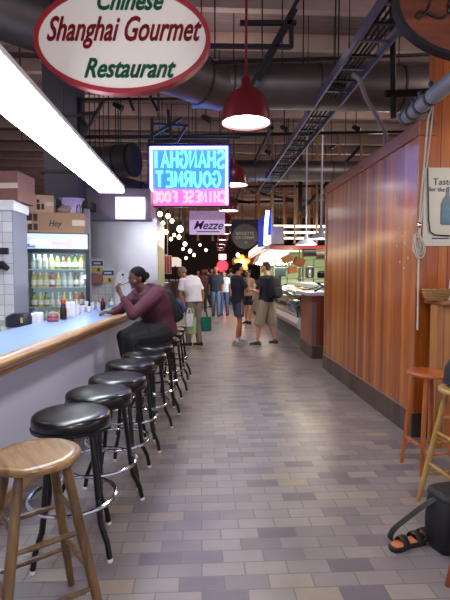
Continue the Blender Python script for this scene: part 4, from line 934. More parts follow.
for z in (.66, .865, 1.065):
    for k in range(9):
        o, nm = fp[(cnt * 7 + cnt // 4) % 4]; p = (2.0 + .42 + .06 * (z < .7), 9.45 + k * .36, z + .001)
        lab = '%s on display in the curved glass case' % nm
        if o.get('label'): o = dup(o, p, 0, lab)
        else: o.location = p; o['label'] = lab
        o['group'] = nm + 's in the display case'; o['category'] = 'food'; cnt += 1
# second stretch of lower counters farther on
mb = MB(); mb.box(2.02, 2.8, 13.7, 17.5, 0, 1.05); o = mb.build('far_counter', mat('far_counter_front', rgb(150, 146, 138), .4, noise=.2, nscale=2)); tag(o, 'long pale counter continuing past the display case', 'counter')
mb = MB(); mb.box(1.97, 2.85, 13.7, 17.5, 1.05, 1.10); mb.build('worktop', steel, o)
mb = MB(); mb.box(2.0, 2.05, 13.7, 17.5, 0, .12); mb.build('kick_plate', dark_steel, o)
# canopy fascia
Yf = 12.0
fa, fb2 = at(271, 248.6, Yf), at(271, 244.2, Yf)
far = at(249.5, 259.5, 21.5); 
fas = thing('stall_canopy', 'red edged canopy running over the food stall counter', 'canopy', (fa.x, Yf, fa.z))
red_b = mat('fascia_red', rgb(132, 36, 40), .4, coat=.3)
fh = fb2.z - fa.z; dx_, dy_ = far.x - fa.x, 21.5 - Yf
mb = MB(); mb.box(0, 6.5, 0, .08, 0, fh); mb.build('front_beam', red_b, fas)
mb = MB(); mb.bar((0, 0, fh / 2), (dx_, dy_, fh / 2), .08, fh); mb.build('side_beam', red_b, fas)
mb = MB(); mb.bar((-.02, 0, fh + .12), (dx_ - .02, dy_, fh + .12), .05, .24); mb.build('lit_side_band', mat('fascia_white_lit', rgb(214, 208, 206), .4, emit=rgb(220, 208, 200), es=.7), fas)
mb = MB(); mb.add([(0, 0, fh), (6.5, 0, fh), (6.5, dy_, fh), (dx_, dy_, fh), (0, 0, fh - .03), (6.5, 0, fh - .03), (6.5, dy_, fh - .03), (dx_, dy_, fh - .03)], [(0, 1, 2, 3), (7, 6, 5, 4), (0, 4, 5, 1), (1, 5, 6, 2), (2, 6, 7, 3), (3, 7, 4, 0)]); 
cano = mb.build('soffit', mat('soffit_cream', rgb(196, 186, 166), .6), fas)
mb = MB()
for i in range(5): mb = MB(); mb.bar((.1 + .6 * i, .4, fh + .05), (.1 + .6 * i, .4, 5.3 - fa.z), .05, .05); mb.build('hanger_post', mat('tan_post', rgb(150, 120, 84), .6), fas)
# neon edged blue sign box on the canopy corner
a, b = at(262.5, 246, 12.4), at(272, 210, 12.4)
bs = thing('blue_sign_box', 'dark blue sign box with a bright blue-white neon edge at the stall corner', 'sign', (b.x, 12.4, fb2.z))
hb = b.z - fb2.z
mb = MB(); mb.add([(-.27, .9, 0), (0, 0, 0), (.05, .05, 0), (-.22, .95, 0), (-.27, .9, hb * .8), (0, 0, hb), (.05, .05, hb), (-.22, .95, hb * .8)], [(0, 3, 2, 1), (4, 5, 6, 7), (0, 1, 5, 4), (1, 2, 6, 5), (2, 3, 7, 6), (3, 0, 4, 7)])
mb.build('box', mat('deep_blue_panel', rgb(30, 50, 130), .4, emit=rgb(24, 50, 170), es=.5), bs)
mb = MB(); mb.tube([(-.17, -.02, .0), (-.16, -.02, hb * .55), (-.12, -.02, hb * .98)], .05, 8); mb.build('neon_edge', glow('neon_ice', (.55, .75, 1, 1), 5), bs, True)
light('POINT', 'blue_sign_glow', (b.x - .35, 12.1, b.z - .5), 12, (.3, .45, 1), radius=.1)
a, b = at(272, 244.5, 12.3), at(284, 226, 12.3); mb = MB(); mb.box(a.x, b.x, 12.3, 12.34, fb2.z, b.z); tag(mb.build('grey_panel', mat('grey_lilac_panel', rgb(120, 112, 130), .5)), 'plain grey panel standing on the canopy beside the blue sign box', 'panel')
# white stall pendants
def white_lamp(label, px, py, Y, r):
    c = at(px, py, Y); t = thing('white_pendant_lamp', label, 'pendant lamp', c)
    mb = MB(); mb.lathe([(.03, .28), (.05, .2), (.06, .13), (r * .55, .11), (r, 0), (r * .96, 0), (r * .5, .09), (.02, .11)], n=24); mb.build('lamp_shade', mat('lamp_white_enamel', rgb(176, 172, 194), .4), t, True)
    mb = MB(); mb.ell((0, 0, .05), .05, .05, .05); mb.build('bulb', glow('warm_bulb', (1, .85, .6, 1), 8), t, True)
    mb = MB(); mb.tube([(0, 0, .27), (0, 0, 5.3 - c.z)], .02, 6); mb.build('stem', mat('stem_white', rgb(190, 186, 196), .4), t)
    light('POINT', 'stall_bulb', (c.x, c.y, c.z - .05), 25, (1, .86, .66), radius=.08)
white_lamp('larger white pendant lamp beside the wood wall end', 321, 239, 9.3, .26)
white_lamp('smaller white pendant lamp farther into the stall', 306, 245, 11.0, .27)
# fluorescent strips inside the stall, above
for i, (px, py, Y) in enumerate([(300, 227.5, 12.8), (300, 233.5, 14.4), (300, 239, 16.5)]):
    c = at(px, py, Y); mb = MB(); mb.box(-.9, .9, -.06, .06, 0, .06); o = mb.build('strip_light', glow('strip_warm' if i == 0 else 'strip_white', (1, .8, .5, 1) if i == 0 else (1, .95, .85, 1), 3.5), loc=c, bevel=.01)
    tag(o, ['warm strip light nearest above the stall canopy', 'white strip light second above the stall canopy', 'white strip light farthest above the stall canopy'][i], 'ceiling light')
    for q in (-.7, .7): mb = MB(); mb.tube([(q, 0, .05), (q, 0, 5.3 - c.z)], .01, 5); mb.build('hanger_rod', dark_steel, o)
# kitchen back wall and its things
m_ = MB(); m_.box(2.3, 8.8, 17.6, 17.75, 0, 2.3); tag(m_.build('kitchen_back_wall', mat('kitchen_green', rgb(170, 196, 140), .5, noise=.08)), 'pale green kitchen wall at the back of the food stall', 'wall')
a, b = at(255, 264, 16.8), at(284, 247, 16.8)
hood = thing('stall_hood', 'wide bright steel hood over the stall kitchen', 'hood', ((a.x + b.x) / 2, 16.2, a.z))
mb = MB(); w_ = (b.x - a.x) / 2 + .1; hh = b.z - a.z - .12
mb.add([(-w_, -.6, 0), (w_, -.6, 0), (w_, .6, 0), (-w_, .6, 0), (-w_ * .6, -.3, hh), (w_ * .8, -.3, hh), (w_ * .8, .5, hh), (-w_ * .6, .5, hh)], [(0, 3, 2, 1), (4, 5, 6, 7), (0, 1, 5, 4), (1, 2, 6, 5), (2, 3, 7, 6), (3, 0, 4, 7)]); mb.build('canopy', steel, hood)
mb = MB(); mb.box(-w_, w_, -.62, -.58, -.05, .02); mb.build('lip', chrome, hood)
light('AREA', 'hood_lamp', (hood.location.x, 14.6, 2.1), 110, (1, .93, .78), (R(70), 0, 0), 1.2, .5)
light('AREA', 'kitchen_lamp', (4.3, 14.4, 2.22), 90, (1, .9, .75), (0, 0, 0), 3, 2.5)
light('AREA', 'kitchen_lamp', (3.9, 10.6, 3.2), 100, (1, .92, .8), (0, 0, 0), 2, 2)
# copper/orange cartons and pans hanging under the canopy
rr_ = random.Random(21)
for i, (px, py, Y, s_, c_, nm, lb, ct_) in enumerate([
    (287, 259, 13.2, .26, (196, 132, 70), 'cardboard_box', 'orange cardboard box tilted on the stall rack, left one', 'box'),
    (299, 262, 13.0, .28, (170, 96, 50), 'cardboard_box', 'brown cardboard box on the stall rack, middle one', 'box'),
    (292, 270, 13.0, .22, (188, 110, 60), 'cardboard_box', 'orange box below the two rack boxes', 'box'),
    (309, 252.5, 13.4, .3, (60, 52, 50), 'roll', 'dark rolled cloth under the canopy at the right', 'roll'),
    (321, 256, 13.4, .26, (84, 70, 62), 'roll', 'brown roll under the canopy beside the wall', 'roll')]):
    c = at(px, py, Y); mb = MB()
    if nm == 'roll': mb.tube([(-s_ * .6, 0, 0), (s_ * .6, 0, .02)], s_ * .42, 14)
    else: mb.box(-s_ / 2, s_ / 2, -.15, .15, -s_ * .4, s_ * .4)
    tag(mb.build(nm, mat('stall_item_%d' % c_[0], rgb(*c_), .6, noise=.2), loc=c, rot=(0, R([-25, 20, -12, 0, 0][i]), 0), bevel=.008, smooth=nm == 'roll'), lb, ct_)
rk = thing('steel_rack', 'steel shelving rack behind the display case', 'shelf', (2.9, 13.0, 0))
for x in (0, 1.0, 2.2):
    for y in (0, .5): mb = MB(); mb.tube([(x, y, 0), (x, y, 2.24)], .022, 6); mb.build('post', mat('rack_post', rgb(120, 120, 124), .4, .6), rk)
for z in (.9, 1.38, 1.7): mb = MB(); mb.box(-.05, 2.25, -.03, .53, z, z + .03); mb.build('shelf', steel, rk)
eq = [('coffee_urn', 'tall steel urn on the rack left part', 'urn', .25, .13, .34, steel), ('stock_pot', 'dark stock pot on the rack', 'pot', .62, .15, .2, dark_steel), ('white_canister', 'white canister in the middle of the rack', 'canister', .95, .09, .28, wc),
      ('steel_pitcher', 'steel pitcher right of the white canister', 'pitcher', 1.25, .09, .22, chrome), ('brown_crock', 'brown crock on the rack right part', 'crock', 1.6, .13, .22, mat('crock_brown', rgb(120, 76, 50), .4)), ('white_tub', 'white tub at the right end of the rack', 'tub', 1.95, .14, .18, wc)]
for nm, lb, ct_, x, r, h_, m in eq:
    cyl_item(nm, lb, ct_, (2.9 + x, 13.22, 1.41), [(r * .85, 0), (r, .02), (r, h_ * .8), (r * .7, h_ * .92), (r * .25, h_), (1e-6, h_)], m, [('rim', [(r * 1.04, h_ * .78), (r * 1.04, h_ * .83)], steel)])
a, b = at(275, 276.5, 14.8), at(286, 267.5, 14.8); tv = thing('monitor', 'dark monitor on the stall counter behind the man with the backpack', 'monitor', ((a.x + b.x) / 2, 14.8, a.z))
mb = MB(); w_ = (b.x - a.x) / 2; mb.box(-w_, w_, 0, .06, 0, b.z - a.z); mb.build('screen', mat('dark_screen', rgb(26, 34, 38), .25), tv, bevel=.01)
mb = MB(); mb.box(-.04, .04, .06, .1, -(a.z - 1.1), .1); mb.build('stand', dark_steel, tv)
gr = MB()
for i in range(5): gr.bar((2.5 + .45 * i, 15.6, 1.1), (2.5 + .45 * i, 15.6, 2.0), .04, .04)
for z in (1.35, 2.0): gr.bar((2.4, 15.6, z), (4.5, 15.6, z), .04, .04)
tag(gr.build('window_grille', mat('grille_dark', rgb(44, 60, 44), .5)), 'dark frame of bars in front of the green kitchen wall', 'frame')

# ================================================================== PEOPLE
skin_l = mat('skin_light', rgb(190, 138, 112), .5, noise=.05); skin_t = mat('skin_tan', rgb(160, 108, 80), .5, noise=.05); skin_d = mat('skin_dark_brown', rgb(84, 54, 42), .45, noise=.05)
def remesh(mb, name, vox, m, parent=None, smooth_it=2, disp=0, seed=0):
    me = mb.mesh(name); o = bpy.data.objects.new(name, me); COL.objects.link(o)
    r = o.modifiers.new('r', 'REMESH'); r.mode = 'VOXEL'; r.voxel_size = vox; r.use_smooth_shade = True
    q = o.modifiers.new('s', 'SMOOTH'); q.factor = .5; q.iterations = smooth_it
    dg = bpy.context.evaluated_depsgraph_get(); me2 = bpy.data.meshes.new_from_object(o.evaluated_get(dg))
    bpy.data.objects.remove(o); me2.name = name; me2.shade_smooth()
    o = bpy.data.objects.new(name, me2); COL.objects.link(o); o.data.materials.clear(); o.data.materials.append(m)
    if parent: o.parent = parent
    return o
def limb(mb, pts, rs, sub=4, n=12):
    q = []; rr = []
    P = [V(p) for p in pts]
    for i in range(len(P) - 1):
        for j in range(sub):
            t = j / sub; q.append(P[i].lerp(P[i + 1], t)); rr.append(rs[i] * (1 - t) + rs[i + 1] * t)
    q.append(P[-1]); rr.append(rs[-1]); mb.tube(q, rr, n); mb.ell(P[0], rs[0], rs[0], rs[0], 12, 8); mb.ell(P[-1], rs[-1], rs[-1], rs[-1], 12, 8)
    for i in range(1, len(P) - 1): mb.ell(P[i], rs[i], rs[i], rs[i], 12, 8)
def torso(mb, J, f=1.0, add=0.0, W=(.16, .145, .172, .185, .10), Dp=(.115, .10, .118, .10, .065), lo=0, hi=5):
    P = [J['pelvis'], J['waist'], J['chest'], J['collar'], J['neckb']]
    hs = (J['hipR'] - J['hipL']).normalized(); ss = (J['shR'] - J['shL']).normalized()
    rings = []
    for i in range(lo, hi):
        t = i / 4; a = hs.lerp(ss, t).normalized()
        up = (P[min(i + 1, 4)] - P[max(i - 1, 0)]).normalized(); b = up.cross(a).normalized(); a = b.cross(up)
        rings.append((P[i], a, b, W[i] * f + add, Dp[i] * f + add))
    # interpolate
    out = []
    for i in range(len(rings) - 1):
        for j in range(4):
            t = j / 4; r, s = rings[i], rings[i + 1]; e = t * t * (3 - 2 * t)
            out.append((r[0].lerp(s[0], t), r[1].lerp(s[1], t).normalized(), r[2].lerp(s[2], t).normalized(), r[3] + (s[3] - r[3]) * e, r[4] + (s[4] - r[4]) * e))
    out.append(rings[-1]); mb.loft(out, 20, power=2.4)
def hand(mb, wst, d, nrm, s=1.0, curl=.5, side=1):
    d = V(d).normalized(); nrm = V(nrm); nrm = (nrm - d * nrm.dot(d)).normalized(); a = d.cross(nrm) * side
    mb.loft([(wst + d * x * s, a, nrm, w * s, t * s) for x, w, t in ((-.01, .026, .02), (.03, .036, .018), (.07, .042, .016), (.092, .040, .012))], 10, power=2.6)
    for k, L in enumerate((.062, .072, .068, .052)):
        b = wst + d * .086 * s + a * (.030 - .020 * k) * s
        p1 = b + (d * math.cos(curl * .6) + nrm * math.sin(curl * .6)) * L * .5 * s
        p2 = p1 + (d * math.cos(curl * 1.6) + nrm * math.sin(curl * 1.6)) * L * .5 * s
        mb.tube([b, p1, p2], [.0095 * s, .0088 * s, .0068 * s], 8); mb.ell(p2, .0068 * s, .0068 * s, .0068 * s, 8, 5)
    b = wst + d * .025 * s + a * .030 * s
    p1 = b + (d * .7 + a * .6 + nrm * .25).normalized() * .035 * s; p2 = p1 + (d * .9 + a * .2 + nrm * .5).normalized() * .03 * s
    mb.tube([b, p1, p2], [.013 * s, .011 * s, .008 * s], 8); mb.ell(p2, .008 * s, .008 * s, .008 * s, 8, 5)
def headM(J): # local head: +y face, +z up
    return Matrix.Translation(J['head']) @ Euler((J.get('hpitch', 0), J.get('hroll', 0), J.get('hyaw', 0)), 'XYZ').to_matrix().to_4x4()
def head_shape(mb, M, s=1.0, wide=1.0):
    E = lambda c, a, b, d: mb.ell((c[0] * s, c[1] * s, c[2] * s), a * s, b * s, d * s, 16, 10, M)
    E((0, -.012, .03), .076 * wide, .092, .085); E((0, .012, -.02), .062 * wide, .074, .085); E((0, .03, -.075), .042 * wide, .045, .034)
    E((0, .09, -.018), .014, .018, .022); E((0, .083, .004), .010, .012, .025)
    E((0, .082, -.058), .024, .011, .008); E((0, .08, -.068), .022, .011, .007); E((0, .072, -.09), .02, .016, .014)
    for q in (-1, 1):
        E((q * .076 * wide, -.01, -.012), .010, .020, .032); E((q * .03, .076, .022), .022, .010, .008); E((q * .042, .055, -.03), .024, .022, .024)
def face_bits(J, par, hair_m, s=1.0):
    M = headM(J); em = mat('eye_white', rgb(120, 108, 100), .9, spec=.1); im = mat('iris_dark', rgb(30, 20, 18), .2)
    mb = MB()
    for q in (-1, 1): mb = MB(); mb.ell((q * .031 * s, .077 * s, .006 * s), .011 * s, .008 * s, .0045 * s, 10, 6, M); e = mb.build('eye', em, par, True); mb = MB(); mb.ell((q * .031 * s, .0855 * s, .006 * s), .005 * s, .003 * s, .005 * s, 8, 5, M); mb.build('iris', im, e, True)
    for q in (-1, 1):
        mb = MB(); mb.tube([M @ V((q * x * s, y * s, z * s)) for x, y, z in ((.014, .088, .024), (.032, .086, .030), (.048, .074, .024))], .0035 * s, 6); mb.build('eyebrow', hair_m, par, True)
    mb = MB(); mb.ell((0, .0895 * s, -.063 * s), .02 * s, .004 * s, .0025 * s, 10, 5, M); mb.build('mouth_line', mat('lip_dark', rgb(110, 60, 54), .5), par, True)
def standing(**k):
    J = dict(pelvis=(0, 0, .95), waist=(0, .01, 1.10), chest=(0, 0, 1.28), collar=(0, -.015, 1.43), neckb=(0, -.01, 1.50), head=(0, .03, 1.655),
        hipL=(-.085, 0, .93), hipR=(.085, 0, .93), kneL=(-.10, .03, .50), kneR=(.10, .03, .50), ankL=(-.11, -.01, .085), ankR=(.11, -.01, .085),
        shL=(-.175, -.01, 1.425), shR=(.175, -.01, 1.425), elL=(-.235, -.03, 1.14), elR=(.235, -.03, 1.14), wrL=(-.245, .07, .90), wrR=(.245, .07, .90),
        hdL=(0, .2, -1), hdR=(0, .2, -1), hnL=(1, .2, 0), hnR=(-1, .2, 0), toeL=(-.15, 1, 0), toeR=(.15, 1, 0))
    J.update(k)
    return {a: (V(b) if isinstance(b, (tuple, list)) else b) for a, b in J.items()}
def person(label, loc, rz, J, skin, fat=1.0, scale=1.0, vox=.008, shirt=None, sleeve=.55, pants=None, plen=1.0, hair=None, hair_style='short', shoe=None, sock=None, face=True, curl=.5, hemdrop=.0, legf=1.0, hs=1.0):
    root = thing('person', label, 'person', loc, rz); root.scale = (scale,) * 3
    b = MB(); torso(b, J, fat * .93)
    limb(b, [J['neckb'] - V((0, 0, .03)), J['head'] + V((0, -.01, -.06))], [.062, .054], 3)
    M = headM(J); head_shape(b, M, hs)
    for s in 'LR':
        sh, el, wr = J['sh' + s], J['el' + s], J['wr' + s]
        limb(b, [sh, sh.lerp(el, .4), el], [.052 * fat, .047 * fat, .038 * fat ** .6]); limb(b, [el, el.lerp(wr, .35), wr], [.037 * fat ** .6, .036 * fat ** .5, .024], 4)
        hand(b, wr, J['hd' + s], J['hn' + s], 1.0, J.get('curl' + s, curl), 1 if s == 'L' else -1)
        hp, kn, an = J['hip' + s], J['kne' + s], J['ank' + s]
        limb(b, [hp, hp.lerp(kn, .4), kn], [.086 * fat * legf, .078 * fat * legf, .054 * legf]); limb(b, [kn, kn.lerp(an, .32), kn.lerp(an, .8), an], [.050 * legf, .055 * legf, .034, .034], 4)
        t = J['toe' + s].normalized(); limb(b, [an + V((0, 0, -.04)) - t * .03, an + V((0, 0, -.055)) + t * .13], [.035, .026], 3)
    remesh(b, 'body', vox, skin, root)
    if face: face_bits(J, root, hair or mat('brow_dark', rgb(50, 36, 30), .8), hs)
    if pants:
        p = MB(); torso(p, J, fat, .012, lo=0, hi=2)
        for s in 'LR':
            hp, kn, an = J['hip' + s], J['kne' + s], J['ank' + s]
            if plen >= 1: limb(p, [hp, hp.lerp(kn, .4), kn], [.10 * fat * legf, .094 * fat * legf, .070 * legf]); limb(p, [kn, kn.lerp(an, .5), kn.lerp(an, .93)], [.070 * legf, .068 * legf, .060])
            else:
                e = hp.lerp(kn, plen * 1.0) if plen <= 1 else kn
                ex = kn.lerp(an, max(0, J.get('overknee', 0)))
                q = MB(); d = [hp, hp.lerp(kn, .45), e if not J.get('overknee') else ex]
                p.tube(d, [.10 * fat * legf, .102 * fat * legf, .100 * legf], 14); p.ell(hp, .1 * fat * legf, .1 * fat * legf, .1 * fat * legf)
        remesh(p, 'trousers' if plen >= 1 else 'shorts', vox, pants, root)
    if shirt:
        p = MB()
        if hemdrop:
            J2 = dict(J); J2['pelvis'] = J['pelvis'] + V((0, 0, -hemdrop)); torso(p, J2, fat, .022)
        else: torso(p, J, fat, .02, lo=0, hi=5)
        for s in 'LR':
            sh, el, wr = J['sh' + s], J['el' + s], J['wr' + s]
            if sleeve <= 1:
                e = sh.lerp(el, sleeve); p.tube([sh, sh.lerp(el, .2), e], [.064 * fat, .062 * fat, .063 * fat], 14); p.ell(sh, .066 * fat, .062 * fat, .062 * fat)
            else: limb(p, [sh, sh.lerp(el, .4), el], [.066 * fat, .06 * fat, .052 * fat ** .5]); limb(p, [el, el.lerp(wr, sleeve - 1)], [.052 * fat ** .5, .042], 4)
        remesh(p, 'shirt', vox, shirt, root)
    if hair:
        hh = MB(); S = hs
        E = lambda c, a, b_, d, n=16: hh.ell((c[0] * S, c[1] * S, c[2] * S), a * S, b_ * S, d * S, n, 10, M)
        if hair_style == 'short': E((0, -.026, .048), .082, .090, .076); E((0, -.05, .0), .074, .062, .07); E((0, .03, .092), .06, .045, .026)
        elif hair_style == 'balding': E((0, -.055, .0), .078, .055, .06); E((0, -.05, .04), .077, .06, .05)
        elif hair_style == 'long': E((0, -.03, .04), .09, .098, .09); E((0, -.06, -.05), .085, .06, .12); E((0, -.07, -.14), .07, .05, .09)
        elif hair_style == 'bun': E((0, -.03, .045), .088, .098, .086); E((0, -.06, .0), .08, .068, .075); E((0, -.125, .0), .042, .045, .045)
        remesh(hh, 'hair', .006, hair, root, 1)
    for s in 'LR':
        if not shoe: break
        an, t = J['ank' + s], J['toe' + s].normalized(); a = V((t.y, -t.x, 0)); z0 = an.z - .085
        mb = MB(); Zv = V(Z)
        mb.loft([(V((an.x, an.y, z0)) + t * y + Zv * (h_ / 2 + .008), a, Zv, w_, h_ / 2) for y, w_, h_ in ((-.085, .022, .05), (-.075, .034, .085), (-.03, .038, .11), (.02, .040, .095), (.07, .046, .068), (.12, .045, .055), (.16, .036, .045), (.18, .018, .03))], 14, power=2.8)
        so = mb.build('shoe', shoe, root, True, ang=60)
        mb = MB(); mb.loft([(V((an.x, an.y, z0)) + t * y + Zv * .011, a, Zv, w_, .011) for y, w_ in ((-.092, .024), (-.08, .037), (0, .042), (.07, .05), (.13, .048), (.17, .036), (.188, .018))], 14, power=4); mb.build('sole', mat('shoe_sole', rgb(180, 176, 172), .6), so, True, ang=50)
        if sock:
            kn = J['kne' + s]; u = (kn - an).normalized(); mb = MB(); mb.tube([an - u * .02, an + u * .06], [.044, .041], 12); mb.build('sock', sock, root, True)
    return root
cloth = lambda n, c, b=.5: mat(n, c, .85, noise=.12, nscale=9, bump=b, bscale=9)
hair_k = mat('hair_black', rgb(16, 13, 14), .85, spec=.2, bump=.6, bscale=60); hair_g = mat('hair_grey', rgb(130, 112, 104), .7, bump=.4, bscale=60); hair_b = mat('hair_brown', rgb(58, 40, 32), .65, bump=.5, bscale=60)

# --- woman seated at the bar. local +y faces the counter (leftwards)
S7 = STOOLS[6].location
Jw = standing(pelvis=(0, -.02, .88), waist=(0, .0, 1.03), chest=(0, .07, 1.19), collar=(0, .15, 1.33), neckb=(0, .185, 1.38), head=(0, .285, 1.50),
    hipL=(-.11, .03, .87), hipR=(.11, .03, .87), kneL=(-.14, .40, .83), kneR=(.12, .40, .83), ankL=(-.14, .30, .40), ankR=(.12, .32, .40),
    shL=(-.20, .14, 1.31), shR=(.20, .14, 1.31), elL=(-.24, .45, 1.11), elR=(.27, .36, 1.13), wrL=(-.13, .545, 1.34), wrR=(.10, .56, 1.12),
    hdL=(.3, .15, .7), hnL=(.2, -1, 0), hdR=(-.3, 1, .05), hnR=(0, 0, -1), toeL=(-.1, 1, -.15), toeR=(.1, 1, -.15), hpitch=R(-14), hroll=0, curlL=1.2)
fdir = (at(119, 300, 5.3) - at(160, 300, 5.6)); frz = math.atan2(-fdir.x, fdir.y)
purple = cloth('purple_knit', rgb(72, 28, 46)); blackc = cloth('black_trouser_cloth', rgb(22, 20, 26))
wm_ = person('woman in a purple long-sleeved top and black trousers eating on a bar stool', (S7.x - .03, S7.y, -.01), frz, Jw, skin_d, fat=1.40, vox=.008, shirt=purple, sleeve=1.72, pants=blackc, plen=1, hair=hair_k, hair_style='bun', shoe=blackc, hemdrop=.04, legf=1.12, curl=.6)
# fork-like morsel
fk = MB(); rotw = Matrix.Translation(wm_.location) @ Matrix.Rotation(frz, 4, 'Z')
pw = rotw @ V((-.08, .52, 1.42)); pm = rotw @ V((-.02, .40, 1.455))
fk.tube([pw, pw.lerp(pm, .6), pm], [.004, .003, .006], 6); o = fk.build('fork', chrome, smooth=True); tag(o, 'fork held to the mouth of the seated woman', 'fork')
# backpack generic
def backpack(label, loc, rz, w_, d_, h_, m, m2, tilt=0, strapf=1, name='backpack'):
    t = thing(name, label, 'backpack', loc, rz); t.rotation_euler = (tilt, 0, rz)
    mb = MB(); mb.loft([rrect(w_ * .42, d_ * .4, 0), rrect(w_ * .5, d_ * .5, .03), rrect(w_ * .5, d_ * .5, h_ * .55), rrect(w_ * .44, d_ * .42, h_ * .85), rrect(w_ * .3, d_ * .3, h_ * .97), rrect(w_ * .15, d_ * .15, h_)], 24, power=3); mb.build('body', m, t, True, ang=70)
    mb = MB(); mb.loft([((0, -d_ * .5, h_ * .28), (1, 0, 0), (0, 0, 1), w_ * .38, h_ * .22), ((0, -d_ * .72, h_ * .28), (1, 0, 0), (0, 0, 1), w_ * .33, h_ * .19)], 20, power=3.2); mb.build('front_pocket', m2, t, True, ang=50)
    mb = MB(); mb.tube([(0, d_ * .4, h_ * .93), (0, d_ * .45, h_ * 1.02), (0, d_ * .2, h_ * 1.03), (0, d_ * .1, h_ * .95)], .010, 6); mb.build('grab_loop', m2, t, True)
    for s in (-1, 1):
        mb = MB(); cp = curve_pts([(s * w_ * .25, d_ * .35, h_ * .88), (s * w_ * .32, d_ * .6, h_ * .97), (s * w_ * .38, d_ * .95 + .08 * strapf, h_ * .92), (s * w_ * .42, d_ * 1.1 + .12 * strapf, h_ * .65), (s * w_ * .45, d_ * .9 + .06 * strapf, h_ * .35), (s * w_ * .4, d_ * .4, h_ * .15)], 5)
        mb.loft([(p, (1, 0, 0), (0, .6, .8), .028, .006) for p in cp], 8, power=3); mb.build('shoulder_strap', m2, t, True, ang=60)
    return t
blk = cloth('backpack_black', rgb(24, 24, 30), .3); blu = cloth('backpack_blue', rgb(40, 58, 128), .3)
p = rotw @ V((-.06, -.185, 1.0))
bpk = backpack('black and blue backpack on the back of the seated woman', p, frz, .30, .18, .44, blk, blu, tilt=R(-26), strapf=.5)
mb = MB(); mb.bar((.155, -.01, .05), (.14, -.0, .38), .012, .09); mb.build('grey_side_panel', cloth('grey_mesh', rgb(130, 130, 140)), bpk)

# --- man in the white shirt with shopping bags
g = ground(194, 346.5)
Jm = standing(neckb=(-.07, .12, 1.45), collar=(-.055, .08, 1.40), chest=(-.03, .04, 1.27), head=(-.15, .22, 1.57), hpitch=R(-28), hyaw=R(30),
    shL=(-.24, .08, 1.385), shR=(.13, .06, 1.405), elL=(-.29, .08, 1.12), elR=(.24, .0, 1.12), wrL=(-.24, .02, .89), wrR=(.27, .05, .87), ankL=(-.10, .06, .085), ankR=(.10, -.06, .085), kneL=(-.09, .06, .5), kneR=(.09, .0, .5), toeL=(-.3, 1, 0), toeR=(-.1, 1, 0))
mrz = R(38)
mw = person('man in a white short-sleeved shirt and khaki trousers holding shopping bags', (g.x, g.y, 0), mrz, Jm, skin_t, fat=1.08, scale=1.0, shirt=cloth('white_shirt', rgb(226, 224, 228), .6), sleeve=.75, pants=cloth('khaki_trousers', rgb(128, 116, 102)), plen=1, hair=hair_g, hair_style='balding', shoe=cloth('brown_shoe', rgb(44, 32, 28)))
mb = MB(); mb.loft([((0, 0, 1.035), (1, 0, 0), (0, 1, 0), .185, .13), ((0, 0, 1.07), (1, 0, 0), (0, 1, 0), .183, .13)], 20); 
bpy.data.objects.remove(mb.build('tmpbelt', black_pl))
rotm = Matrix.Translation(mw.location) @ Matrix.Rotation(mrz, 4, 'Z')
def tote(label, top, w_, h_, d_, m, name='shopping_bag', hl=.16, rz=0, power=4):
    t = thing(name, label, 'bag', (top.x, top.y, top.z - hl - h_), rz)
    mb = MB(); mb.loft([rrect(w_ * .46, d_ * .45, 0), rrect(w_ * .5, d_ * .5, .02), rrect(w_ * .5, d_ * .5, h_ * .5), rrect(w_ * .5, d_ * .42, h_), rrect(w_ * .48, d_ * .38, h_), rrect(w_ * .47, d_ * .4, h_ * .6)], 24, power=power); mb.build('body', m, t, True, ang=60)
    for s in (-1, 1):
        mb = MB(); mb.tube(curve_pts([(-w_ * .25, s * d_ * .38, h_ * .9), (-w_ * .2, s * d_ * .3, h_ + hl * .6), (0, 0, h_ + hl), (w_ * .2, s * d_ * .3, h_ + hl * .6), (w_ * .25, s * d_ * .38, h_ * .9)], 5), .009, 6); mb.build('handle', m, t, True)
    return t
wR = rotm @ V((.29, .05, .80)); wL = rotm @ V((-.17, -.10, .83))
tote('teal green reusable shopping bag in the right hand of the white-shirted man', wR, .34, .30, .16, cloth('teal_bag', rgb(18, 104, 88), .4), hl=.20, rz=R(8))
tote('thin white plastic bag in the left hand of the white-shirted man', wL + V((-.02, -.03, 0)), .16, .26, .09, mat('white_plastic_bag', rgb(206, 210, 214), .4, bump=.8, bscale=16), hl=.12, rz=R(20), power=2.6)
tote('pale green plastic bag below the white one, hanging from the same hand', wL + V((.03, .05, 0)), .19, .34, .10, mat('green_plastic_bag', rgb(160, 190, 130), .4, bump=.8, bscale=16), hl=.20, rz=R(-10), power=2.6)

# --- man in dark t-shirt and navy shorts, hand at his mouth, facing right
g = ground(237.5, 344)
Jn = standing(head=(0, .045, 1.655), hpitch=R(-6), elL=(-.24, .12, 1.16), elR=(.25, .10, 1.18), wrL=(-.12, .24, 1.34), wrR=(.08, .22, 1.47), hdR=(-.35, -.1, 1), hnR=(0, -1, 0), hdL=(.5, .1, 1), hnL=(0, -1, 0),
    ankL=(-.12, .13, .085), ankR=(.10, -.08, .085), kneL=(-.10, .11, .5), kneR=(.10, .0, .5), curlR=1.0, curlL=.8, toeL=(.1, 1, 0), toeR=(.1, 1, 0))
navy = cloth('navy_tshirt', rgb(26, 28, 38)); nshort = cloth('navy_shorts', rgb(62, 70, 92))
m3 = person('man in a black t-shirt and navy shorts with his hand at his mouth', (g.x, g.y, 0), R(-66), Jn, skin_t, shirt=navy, sleeve=.8, pants=nshort, plen=.75, hair=hair_k, shoe=mat('grey_trainers', rgb(150, 146, 144), .5, noise=.3, nscale=30), sock=mat('sock_white', rgb(220, 218, 216), .8), hemdrop=.03, legf=.92)
